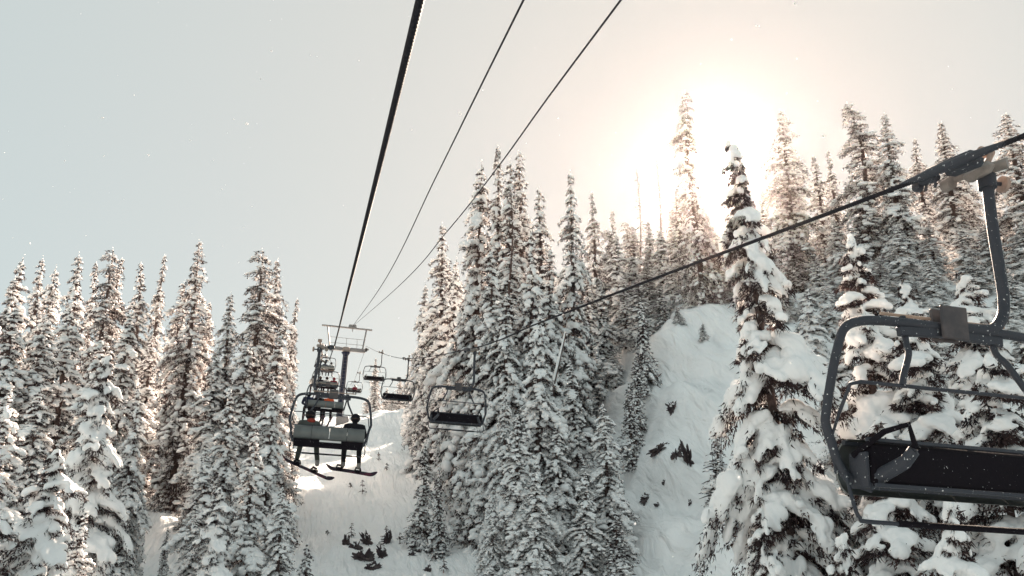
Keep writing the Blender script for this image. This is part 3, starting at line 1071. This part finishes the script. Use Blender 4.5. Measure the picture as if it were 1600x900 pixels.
def make_chair(empty_seat=True, cab=.16, det=True):
    """hanger sits on the -x side; built facing +Y"""
    root = empty('chairlift_chair')
    ZB = globals()['ZB'] - (0 if empty_seat else .18)
    dz_ = 0 if empty_seat else .17
    cx = cab
    hx = -.40
    # grip
    g = MB()
    g.box((-.30, .02, -.015), (.15, .30, .10), Matrix.Rotation(.15, 3, 'Y') @ Matrix.Rotation(.12, 3, 'X'), bev=.5)
    g.tube(curve_pts([(-.22, -.22, -.03), (-.30, -.10, .0), (-.40, .04, .02), (-.47, .16, .04)], 4), [.035] * 4 + [.05] * 5 + [.045] * 4, n=10)
    g.tube([(-.20, -.17, -.06), (-.20, -.26, -.07)], .055, n=14)
    gr = g.obj('grip', M_GRIP, root)
    g = MB()
    g.tube([(.0, -.62, 0), (0, -.45, .004), (0, -.22, .004), (0, .20, .004), (0, .42, .004), (0, .60, 0)], [.018, .030, .040, .042, .030, .018], n=12)
    g.box((-.06, -.02, .045), (.13, .52, .05), bev=.4)
    g.box((-.10, .06, .0), (.16, .34, .09), bev=.35)
    g.box((-.07, -.30, -.015), (.10, .20, .06), bev=.35)
    g.tube([(-.10, -.36, -.03), (-.10, -.38, -.09)], .016, n=6)
    g.tube([(-.05, -.20, -.02), (-.06, -.22, -.11)], .014, n=6)
    g.tube([(-.10, -.44, -.04), (-.04, -.44, -.04)], .045, n=12)
    g.obj('grip_jaw', M_STEEL, gr)
    g = MB()
    g.tube([(-.36, .02, .02), (-.42, .04, .14), (-.43, .02, .17)], [.03, .025, .02], n=8)
    g.tube([(-.36, -.02, .175), (-.48, -.02, .175)], .045, n=14)
    g.obj('lever_roller', M_WHEEL, gr)
    g = MB()
    g.tube([(-.42, 0, -.08), (-.58, 0, -.08)], .018, n=8)
    g.tube([(-.42, 0, -.08), (-.47, 0, -.08)], .032, n=8)
    g.obj('wheel_axle', M_STEEL, gr)
    g = MB()
    g.tube([(-.555, 0, -.08), (-.565, 0, -.08), (-.60, 0, -.08), (-.61, 0, -.08)], [.055, .068, .068, .055], n=20)
    gw = g.obj('guide_wheel', M_WHEEL, gr)
    # hanger arm
    h = MB()
    h.tube([(hx, 0, -.03), (hx, 0, -.14)], .075, n=14)
    pts = [(hx, 0, -.1), (hx - .005, 0, -.5), (hx - .03, 0, -.92), (hx - .03, 0, -1.06), (hx + .0, 0, -1.19), (hx + .09, 0, -1.29), (hx + .22, 0, -1.325), (cx - .02, 0, -1.33)]
    h.tube(curve_pts(pts, 6), .046, n=14)
    h.obj('hanger_arm', M_STEEL, root)
    g = MB()
    g.box((cx, -.055, ZT + .03), (.26, .03, .25), bev=.3)
    g.box((cx, .055, ZT + .03), (.26, .03, .25), bev=.3)
    for sx in (-.09, .09):
        for sz in (-.07, .13):
            g.tube([(cx + sx, -.082, ZT + sz), (cx + sx, -.06, ZT + sz)], .012, n=6)
    g.obj('mounting_plate', M_PLATE, root)
    # bail: one bent tube over the top and down both sides
    pts = []
    side = [(.62, 0, ZT + .0), (.90, 0, ZT - .03), (1.03, .0, ZT - .10), (1.09, -.01, ZT - .24), (1.13, -.04, ZT - .42), (HW, -.09, ZT - .70), (HW, -.10, ZT - .78),
            (1.13, -.10, ZT - .90), (1.08, -.09, ZT - 1.05 - dz_ * .6), (1.0, -.06, ZT - 1.16 - dz_), (.86, .0, ZT - 1.21 - dz_)]
    allp = [(-x, y, z) for x, y, z in reversed(side)] + [(0, 0, ZT)] + side
    f = MB()
    f.tube([(p.x + cx, p.y, p.z) for p in curve_pts(allp, 5)], .036, n=12)
    f.box((cx - .28, 0, ZT - .055), (.46, .05, .07), Matrix.Rotation(-.05, 3, 'Y'))
    f.box((cx + .28, 0, ZT - .055), (.46, .05, .07), Matrix.Rotation(.05, 3, 'Y'))
    f.obj('bail_frame', M_STEEL, root)
    # cross tube under the seat
    f = MB()
    f.tube([(cx - 1.0, -.02, ZB + .03), (cx + 1.0, -.02, ZB + .03)], .03, n=8)
    f.tube([(cx - 1.02, -.1, ZS), (cx + 1.02, -.1, ZS)], .022, n=8)
    for s in (-1, 1):
        f.box((cx + s * .99, .03, ZB + .12), (.03, .20, .24), bev=.2)
    f.obj('seat_frame', M_STEEL, root)
    # backrest: four curved grey panels facing downhill
    prof = [(-.17 * math.sin(math.pi * k / 8), .19 - .19 * math.cos(math.pi * k / 8)) for k in range(9)]
    for k in range(4):
        x0, x1 = cx - 1.02 + k * .51 + .006, cx - 1.02 + (k + 1) * .51 - .006
        vs = [(x, -.06 + y, ZS - .36 + z - .0) for y, z in prof for x in (x0, x1)] + [(x, -.035 + y, ZS - .36 + z) for y, z in prof for x in (x0, x1)]
        n = len(prof)
        fs = []
        for i in range(n - 1):
            fs.append((2 * i, 2 * i + 1, 2 * i + 3, 2 * i + 2))
            fs.append((2 * n + 2 * i, 2 * n + 2 * i + 2, 2 * n + 2 * i + 3, 2 * n + 2 * i + 1))
            fs.append((2 * i, 2 * i + 2, 2 * n + 2 * i + 2, 2 * n + 2 * i))
            fs.append((2 * i + 1, 2 * n + 2 * i + 1, 2 * n + 2 * i + 3, 2 * i + 3))
        fs.append((0, 2 * n, 2 * n + 1, 1))
        fs.append((2 * n - 2, 2 * n - 1, 4 * n - 1, 4 * n - 2))
        m = MB()
        m.add(vs, fs)
        m.obj('back_panel', M_PANEL, root)
    m = MB()
    if empty_seat:      # seat folded up against the backrest: its black underside faces the front
        m.box((cx, .09, (ZS + ZB) / 2 + .0), (1.94, .10, ZS - ZB - .02), Matrix.Rotation(.16, 3, 'X'), bev=.3)
    else:
        m.box((cx, .17, ZB + .06), (1.96, .50, .10), Matrix.Rotation(.08, 3, 'X'), bev=.4)
        m.box((cx, -.075, ZB + .06), (1.98, .05, .26), bev=.3)
    st = m.obj('seat', M_DARK, root)
    if empty_seat:
        b = MB()
        b.box((cx, .115, ZS + .005), (1.96, .03, .025), Matrix.Rotation(.16, 3, 'X'))
        b.box((cx, .185, ZB + .015), (1.96, .03, .025), Matrix.Rotation(.16, 3, 'X'))
        b.obj('seat_rail', M_STEEL, st)
    else:
        b = MB()
        b.box((cx + .05, -.105, ZS - .385), (.62, .012, .05))
        mw_ = None
        b.obj('white_strip', mat('white_decal', (.7, .7, .68), .5) if 'white_decal' not in bpy.data.materials else bpy.data.materials['white_decal'], st)
    # armrests: bent strap plus a stubby support tube
    for s in (-1, 1):
        a = MB()
        a.tube([(cx + s * 1.02, .0, ZS - .10), (cx + s * .90, .22, ZS + .05), (cx + s * .80, .36, ZS + .09), (cx + s * .76, .36, ZS - .04), (cx + s * .78, .30, ZS - .16)], .022, n=6)
        a.obj('armrest', M_DARK, root)
        a = MB()
        a.tube([(cx + s * .94, .06, ZB + .04), (cx + s * .80, .30, ZB + .17), (cx + s * .77, .36, ZB + .24)], [.055, .048, .042], n=12)
        a.tube([(cx + s * .77, .36, ZB + .24), (cx + s * .768, .364, ZB + .25)], .025, n=12)
        a.obj('side_bracket', M_STEEL, root)
    # restraint bar
    r = MB()
    zt, zb = ZT - .50, ZB - .22
    lp = [(-1.10, -.02, zt - .2), (-1.08, .1, zt - .02), (-1.0, .12, zt), (0, .12, zt), (1.0, .12, zt), (1.08, .1, zt - .02), (1.10, -.02, zt - .2)]
    r.tube([(p[0] + cx, p[1], p[2]) for p in lp], .014, n=8)
    r.tube([(cx - 1.10, -.02, zt - .2), (cx - 1.14, -.1, zt - .4), (cx - 1.10, -.1, ZB + .1)], .012, n=6)
    r.tube([(cx + 1.10, -.02, zt - .2), (cx + 1.14, -.1, zt - .4), (cx + 1.10, -.1, ZB + .1)], .012, n=6)
    bar = r.obj('restraint_bar', M_STEEL, root)
    r = MB()
    r.tube(curve_pts([(cx - 1.06, -.04, ZB + .1), (cx - 1.08, .06, zb + .10), (cx - 1.05, .08, zb + .02), (cx - .95, .08, zb), (cx, .08, zb), (cx + .95, .08, zb), (cx + 1.05, .08, zb + .02), (cx + 1.08, .06, zb + .10), (cx + 1.06, -.04, ZB + .1)], 3), .015, n=8)
    r.obj('footrest_bar', M_STEEL, bar)
    r = MB()
    r.tube([(cx - .72, .08, zb), (cx + .72, .08, zb)], .022, n=8)
    r.obj('footrest_sleeve', M_DARK, bar)
    for s in (-1, 1):
        r = MB()
        r.tube(curve_pts([(cx + s * .42, -.04, ZT + .06), (cx + s * .44, .0, ZT - .15), (cx + s * .48, .06, ZT - .25), (cx + s * .58, .10, ZT - .42), (cx + s * .62, .12, zt)], 4), .026, n=10)
        r.obj('bar_strut', M_STEEL, bar)
    r = MB()
    r.tube([(cx - .62, -.06, ZT + .075), (cx + .62, -.06, ZT + .075)], .012, n=8)
    r.obj('torsion_rod', M_TAN, root)
    root.scale = (.94, 1, 1)
    return root


CANT = R(3.0)
proto_e = make_chair(True)
proto_f = make_chair(False)
GE, GF = 'empty chairs coming down on the right rope', 'occupied chairs going up on the left rope'
# downhill, empty, turned to face us
for i, (Y, lab, yw, cnt) in enumerate(((5.32, 'closest empty chair, cut off by the right picture edge, seat folded up', 0, -1.0),
                     (28.4, 'second empty downhill chair, in front of the centre stand of spruces', .0, -1.0),
                     (51.2, 'third empty downhill chair, against the sky left of the centre stand', .02, -1.0),
                     (75, 'fourth empty downhill chair, small, just right of the tower', -.04, -.9),)):
    o = proto_e if i == 0 else copy_tree(proto_e)
    o.location = (XR, Y, rope_z(RROPE, Y))
    o.scale = (.86, 1, 1)
    o.rotation_euler = (Matrix.Rotation(CANT, 4, 'Y') @ Matrix.Rotation(math.pi + yw, 4, 'Z')).to_euler()
    tag(o, lab, 'lift chair', GE)
    sl1 = math.atan2(rope_z(RROPE, Y + 1) - rope_z(RROPE, Y - 1), 2)
    [c for c in o.children if c.name.startswith('grip')][0].rotation_euler.x = -sl1
ride = []
CHS = .94
for i, (X, Y, lab) in enumerate(((XL, 24.2, 'nearest uphill chair, seen from behind with two snowboarders'), (XL, 47.5, 'second uphill chair, partly behind the nearest one, with three riders'),
                               (XL, 70.5, 'third uphill chair, beside the tower with several riders'), (XL, 93.5, 'fourth uphill chair, small, just above the third one'), (XR, 119, 'tiny far chair with one dark rider right of the tower'))):
    o = proto_f if i == 0 else copy_tree(proto_f)
    o.location = (X, Y, rope_z(LROPE, Y))
    o.rotation_euler = (0, CANT, 0) if X == XL else (Matrix.Rotation(CANT, 4, 'Y') @ Matrix.Rotation(math.pi, 4, 'Z')).to_euler()
    tag(o, lab, 'lift chair', GF if X == XL else None)
    ride.append(o)
    T_ = LROPE if X == XL else RROPE
    sl1 = math.atan2(rope_z(T_, Y + 1) - rope_z(T_, Y - 1), 2)
    [c for c in o.children if c.name.startswith('grip')][0].rotation_euler.x = sl1 if X == XL else -sl1

# ------------------------------------------------------------------ people
SKIN = mat('skin', (.45, .28, .2), .6)
M_HELM = mat('helmet_black', (.010, .009, .012), .7, spec=.12, bump=.05)
M_GOG = mat('goggle_lens', (.05, .03, .02), .15)


def skin_mesh(name, verts, edges, radii, mats, mfun, sub=1):
    me = bpy.data.meshes.new(name)
    me.from_pydata([tuple(v) for v in verts], edges, [])
    o = bpy.data.objects.new('tmp', me)
    COL.objects.link(o)
    o.modifiers.new('s', 'SKIN')
    for i, r in enumerate(radii):
        v = me.skin_vertices[0].data[i]
        v.radius = r if hasattr(r, '__len__') else (r, r)
        v.use_root = (i == 0)
    m = o.modifiers.new('u', 'SUBSURF')
    m.levels = sub
    m.render_levels = sub
    dg = bpy.context.evaluated_depsgraph_get()
    dg.update()
    new = bpy.data.meshes.new_from_object(o.evaluated_get(dg))
    bpy.data.objects.remove(o)
    new.name = name
    new.materials.clear()
    for x in mats:
        new.materials.append(x)
    for p in new.polygons:
        p.use_smooth = True
        p.material_index = mfun(p.center)
    return new


def make_person(jc, pc, hood=None, helmet=M_HELM, spread=.17, legz=(0, 0), lean=0.0, boots=None, sub=2, arms=(.32, .32), knee=.0):
    """seated rider; origin at the pelvis on the seat, facing +Y"""
    root = empty('person')
    V, E, RAD = [], [], []

    def v(p, r, par=None):
        V.append(p)
        RAD.append(r)
        if par is not None:
            E.append((par, len(V) - 1))
        return len(V) - 1
    pel = v((0, .02, .13), (.17, .14))
    wa = v((lean * .3, .0, .32), (.185, .155), pel)
    ch = v((lean * .7, .01, .56), (.215, .175), wa)
    ns = v((lean, .03, .67), (.12, .11), ch)
    nk = v((lean * 1.05, .05, .70), .065, ns)
    hd = v((lean * 1.1, .07, .82), (.095, .105), nk)
    v((lean * 1.1, .07, .93), (.075, .085), hd)
    for s, ar in ((-1, arms[0]), (1, arms[1])):
        sh = v((s * .225 + lean, .02, .61), .105, ch)
        el = v((s * (.30) + lean * .7, .10, .33), .08, sh)
        wr = v((s * .17 + lean * .5, ar, .27), .048, el)
        pa = v((s * .15 + lean * .5, ar + .08, .27), (.042, .028), wr)
        for k in range(4):
            f1 = v((s * .15 + lean * .5 + (k - 1.5) * .021, ar + .13, .265), .0125, pa)
            f2 = v((s * .15 + lean * .5 + (k - 1.5) * .022, ar + .16 - .006 * abs(k - 1.5), .235), .0115, f1)
        t1 = v((s * .15 + lean * .5 - s * .045, ar + .09, .262), .014, pa)
        v((s * .15 + lean * .5 - s * .05, ar + .125, .24), .012, t1)
    for i, s in enumerate((-1, 1)):
        hp = v((s * .10, .10, .12), .105, pel)
        kn = v((s * spread, .50 + knee, .14), .085, hp)
        cf = v((s * (spread + .01), .52, -.10), .078, kn)
        an = v((s * (spread + .02) + legz[i], .50, -.42), .066, cf)
        hl = v((s * (spread + .02) + legz[i], .49, -.50), .062, an)
        v((s * (spread + .035) + legz[i], .66, -.52), (.052, .045), hl)
    V = [(p[0], p[1], p[2] if p[2] < .14 else .13 + (p[2] - .13) * .86) for p in V]
    body = skin_mesh('body', V, E, RAD, [jc, pc, M_RUBBER if boots is None else boots, SKIN],
                     lambda c: 3 if (c.z > .615 and c.y > .09) else (2 if c.z < -.40 else (1 if (c.z < .19 and not (c.y > .22 and c.z > .225)) else 0)), sub)
    link('body', body, root)
    hc = Vector((lean * 1.1, .07, .76))
    h = MB()
    if hood:
        h.ball(hc + Vector((0, -.01, .0)), .145, (1.0, 1.1, 1.12), sub=3)
        h.tube([hc + Vector((0, -.04, -.18)), hc + Vector((0, -.02, -.08))], [.15, .13], n=12)
        # keep the face opening at the front
        hh = h.obj('hood', hood, root)
    h = MB()
    h.ball(hc + Vector((0, -.005, .035)), .135, (.98, 1.12, 1.0), sub=3)
    h.tube([hc + Vector((0, -.01, .00)), hc + Vector((0, -.01, .03))], [.128, .14], n=16)
    if not hood:
        h.obj('helmet', helmet, root)
    g = MB()
    g.tube([hc + Vector((math.cos(a) * .133, math.sin(a) * .152 - .003, .01)) for a in np.linspace(0, 6.283, 17)], .014, n=6, cap=False)
    g.box(hc + Vector((0, .115, .0)), (.16, .06, .085), bev=.4)
    g.obj('goggles', M_GOG, root)
    # collar and jacket hem
    c = MB()
    c.tube([(lean, .035, .53), (lean * 1.05, .045, .64)], [.125, .10], n=14)
    c.obj('jacket_collar', jc, root)
    return root


def seat_person(p, chair, x, dz=.04):
    mw = Matrix.Translation(chair.location) @ chair.rotation_euler.to_matrix().to_4x4()
    p.matrix_world = mw @ Matrix.Translation((x, .10, ZB - .18 + dz))
    return p


def snowboard(p0, p1, width, label, face_col, cam_up=.8, bind=(.34, .62)):
    """board between two world points"""
    p0, p1 = Vector(p0), Vector(p1)
    Ln = (p1 - p0).length
    m = MB()
    vs, fs = [], []
    n, k = 25, 7
    for side in (0, 1):
        for i in range(n):
            t = i / (n - 1)
            u = t * 2 - 1
            wd = width / 2 * (1 - .14 * (1 - u * u)) * min(1, math.sqrt(max(0, 1 - ((abs(u) - .82) / .185) ** 2)) if abs(u) > .82 else 1)
            wd = max(wd, .004)
            lift = .11 * max(0, (abs(u) - .70) / .30) ** 1.8 + .012 * (1 - u * u)
            for j in range(k):
                w = (j / (k - 1) * 2 - 1) * wd
                vs.append((u * Ln / 2, w, lift + (.014 if side else 0)))
    for i in range(n - 1):
        for j in range(k - 1):
            a = i * k + j
            fs.append((a, a + k, a + k + 1, a + 1))
            b = n * k + a
            fs.append((b, b + 1, b + k + 1, b + k))
    for i in range(n - 1):
        for j in (0, k - 1):
            a = i * k + j
            fs.append((a, a + k, a + k + n * k, a + n * k))
    for i in (0, n - 1):
        for j in range(k - 1):
            a = i * k + j
            fs.append((a, a + 1, a + 1 + n * k, a + n * k))
    m.add(vs, fs)
    root = empty('snowboard')
    m.obj('deck', face_col, root)
    for t in bind:
        b = MB()
        x = (t * 2 - 1) * Ln / 2
        b.box((x, 0, .03), (.15, .22, .03), bev=.3)
        b.box((x, -.10, .08), (.11, .025, .10), Matrix.Rotation(.2, 3, 'X'), bev=.4)
        b.tube([(x - .08, -.09, .10), (x - .06, .04, .14), (x + .06, .04, .14), (x + .08, -.09, .10)], .02, n=6)
        b.tube([(x - .08, .06, .05), (x - .05, .09, .10), (x + .05, .09, .10), (x + .08, .06, .05)], .016, n=6)
        b.obj('binding', M_DARK, root)
    xa = (p1 - p0).normalized()
    za = (Vector((0, -.45, 1)) * 1.0)
    za = (za - xa * za.dot(xa)).normalized()
    ya = za.cross(xa)
    root.matrix_world = Matrix.Translation((p0 + p1) / 2) @ Matrix((xa, ya, za)).transposed().to_4x4()
    tag(root, label, 'snowboard', 'snowboards under the nearest uphill chair')
    return root


C1 = cloth('grey_green_jacket', (.085, .09, .085))
C1p = cloth('olive_grey_trousers', (.06, .065, .055))
Cblk = cloth('black_jacket', (.014, .013, .017))
Cred = cloth('rust_red_hood', (.30, .05, .035))
Cmar = cloth('maroon_jacket', (.16, .02, .035))
Cor = cloth('orange_jacket', (.75, .13, .05))
Cwh = cloth('pale_jacket', (.55, .55, .54))
Cblu = cloth('navy_jacket', (.03, .035, .07))
Mboard = mat('plum_board', (.014, .008, .022), .7, spec=.12, col2=(.08, .012, .03), vscale=3.2, thr=(.5, .6))
Mboot = mat('pale_boot', (.25, .23, .22), .6, var=.6, vscale=14)
a = seat_person(make_person(C1, C1p, hood=None, spread=.22, legz=(-.04, .05), lean=-.04, boots=Mboot), ride[0], -.38)
hb = MB()
hb.ball((-.04 * 1.1 + .05, -.05, .62), .10, (1.2, .9, .8), sub=2)
hb.obj('hood', Cred, a)
tag(a, 'person in grey green jacket with rust red hood sitting at chair left', 'person', 'the two snowboarders on the nearest chair')
b = seat_person(make_person(Cblk, Cblk, spread=.20, legz=(.02, .02), boots=Mboot), ride[0], .82)
tag(b, 'person in black jacket and black helmet sitting at chair right', 'person', 'the two snowboarders on the nearest chair')
yb = 24.2 + .62
snowboard(atY(437, 715, yb - .25), atY(519, 752, yb + .25), .29, 'dark plum snowboard tilted steeply down to the right, under the left rider', Mboard, bind=(.3, .62))
snowboard(atY(508, 731, yb), atY(588, 744, yb + .1), .28, 'dark snowboard held nearly level under the black clad rider', Mboard, bind=(.26, .62))
lb2 = 'riders on the second uphill chair'
for x, j, p_, lab in ((-.80, Cblu, Cblk, 'person in navy jacket at the left of the second uphill chair'), (-.22, Cblk, Cblk, 'person in black in the middle of the second uphill chair'),
                      (.28, Cor, Cblk, 'person in bright orange jacket on the second uphill chair')):
    tag(seat_person(make_person(j, p_, sub=1, helmet=Cor if j is Cor else M_HELM), ride[1], x), lab, 'person', lb2)
for x, j, lab in ((-.8, Cwh, 'person in pale jacket at the left of the third uphill chair'), (-.28, Cblk, 'person in black, second along the third uphill chair'),
                  (.25, Cwh, 'person in pale jacket right of centre on the third uphill chair'), (.82, Cmar, 'person in maroon jacket at the right end of the third uphill chair')):
    tag(seat_person(make_person(j, Cblk, sub=1, helmet=Cmar if j is Cmar else M_HELM), ride[2], x), lab, 'person', 'riders on the third uphill chair')
for x, j, lab in ((-.7, Cblk, 'tiny person in black at the left of the fourth uphill chair'), (.1, Cblu, 'tiny person in navy in the middle of the fourth uphill chair'), (.75, Cwh, 'tiny person in pale jacket at the right of the fourth uphill chair')):
    tag(seat_person(make_person(j, Cblk, sub=1), ride[3], x), lab, 'person', 'riders on the fourth uphill chair')
tag(seat_person(make_person(Cmar, Cblk, sub=1), ride[4], .1), 'tiny person in dark maroon jacket on the far chair past the tower', 'person')


def ski_pair(chair, x, label, colr):
    for k, s in enumerate((-.12, .12)):
        root = empty('ski')
        m = MB()
        ys = np.linspace(-.62, .95, 14)
        m2 = MB()
        for a_, b_ in zip(ys, ys[1:]):
            pass
        vs, fs = [], []
        for y in ys:
            w = .045 * (1 + .35 * ((y - .15) / .8) ** 2)
            z = .14 * max(0, (y - .75) / .2) ** 1.5
            vs += [(-w, y, z), (w, y, z), (w, y, z + .015), (-w, y, z + .015)]
        for i in range(len(ys) - 1):
            for j in range(4):
                fs.append((4 * i + j, 4 * i + (j + 1) % 4, 4 * i + 4 + (j + 1) % 4, 4 * i + 4 + j))
        fs += [(0, 3, 2, 1), tuple(4 * (len(ys) - 1) + i for i in range(4))]
        m.add(vs, fs)
        m.obj('blade', colr, root)
        b_ = MB()
        b_.box((0, .1, .035), (.07, .34, .04), bev=.3)
        b_.obj('binding', M_DARK, root)
        mw = Matrix.Translation(chair.location) @ chair.rotation_euler.to_matrix().to_4x4()
        root.matrix_world = mw @ Matrix.Translation((x + s * 1.5, .68, ZB - .64)) @ Matrix.Rotation(R(-18), 4, 'X') @ Matrix.Rotation(R(4 + 5 * k), 4, 'Z')
        tag(root, '%s ski under the %s' % (('left', 'right')[k], label), 'ski', 'skis hanging under the farther uphill chairs')


M_SKI = mat('ski_dark', (.05, .02, .03), .4)
for ch, x, l in ((1, -.80, 'navy clad rider of the second chair'), (1, -.22, 'black clad rider of the second chair'), (1, .28, 'orange clad rider of the second chair'),
                 (2, -.8, 'pale clad left rider of the third chair'), (2, -.28, 'black clad rider of the third chair'), (2, .82, 'maroon clad rider of the third chair')):
    ski_pair(ride[ch], x, l, M_SKI)

# ------------------------------------------------------------------ drifting snowflakes
rs = np.random.RandomState(77)
C = []
for k in range(260):
    d = rs.uniform(1.2, 14) if k < 300 else rs.uniform(1.0, 5)
    C.append(at(rs.uniform(-80, 1680), rs.uniform(-60, 960), d))
C = np.array([tuple(c) for c in C])
r_ = rs.uniform(.0012, .0034, len(C))
V, F = blobs(C, np.stack([r_, r_ * 1.2, r_], 1), rs.normal(0, 1, (len(C), 3)), rs, fine=False)
fl_ = link('falling_snowflakes', np_mesh('falling_snowflakes', V, F, [M_SNOW]))
tag(fl_, 'tiny white snowflakes drifting in the cold air around the lift', 'snowflakes', kind='stuff')

# ------------------------------------------------------------------ haze of ice crystals in the air
m_ = bpy.data.materials.new('haze')
m_.use_nodes = True
t = m_.node_tree
t.nodes.clear()
o_ = t.nodes.new('ShaderNodeOutputMaterial')
pv = t.nodes.new('ShaderNodeVolumePrincipled')
pv.inputs['Color'].default_value = (1, .86, .81, 1)
pv.inputs['Density'].default_value = .000023
pv.inputs['Anisotropy'].default_value = .95
t.links.new(pv.outputs[0], o_.inputs['Volume'])
zlo = float(GZ.min()) - 1
zhi = max(float(GZ.max()), max(at(t[0], t[1], t[2]).z for t in ALLT)) + .6
print('haze top', zhi)
hz = MB()
x0, x1, y0, y1 = -282, 282, -122, 332
hz.add([(x, y, z) for z in (zlo, zhi) for x, y in ((x0, y0), (x1, y0), (x1, y1), (x0, y1))], [(3, 2, 1, 0), (4, 5, 6, 7), (0, 1, 5, 4), (1, 2, 6, 5), (2, 3, 7, 6), (3, 0, 4, 7)])
h_ = hz.obj('haze', m_, smooth=False)
tag(h_, 'pale sunlit haze of ice crystals filling the valley air', 'haze', kind='stuff')
print('terrain', GZ.min(), GZ.max())
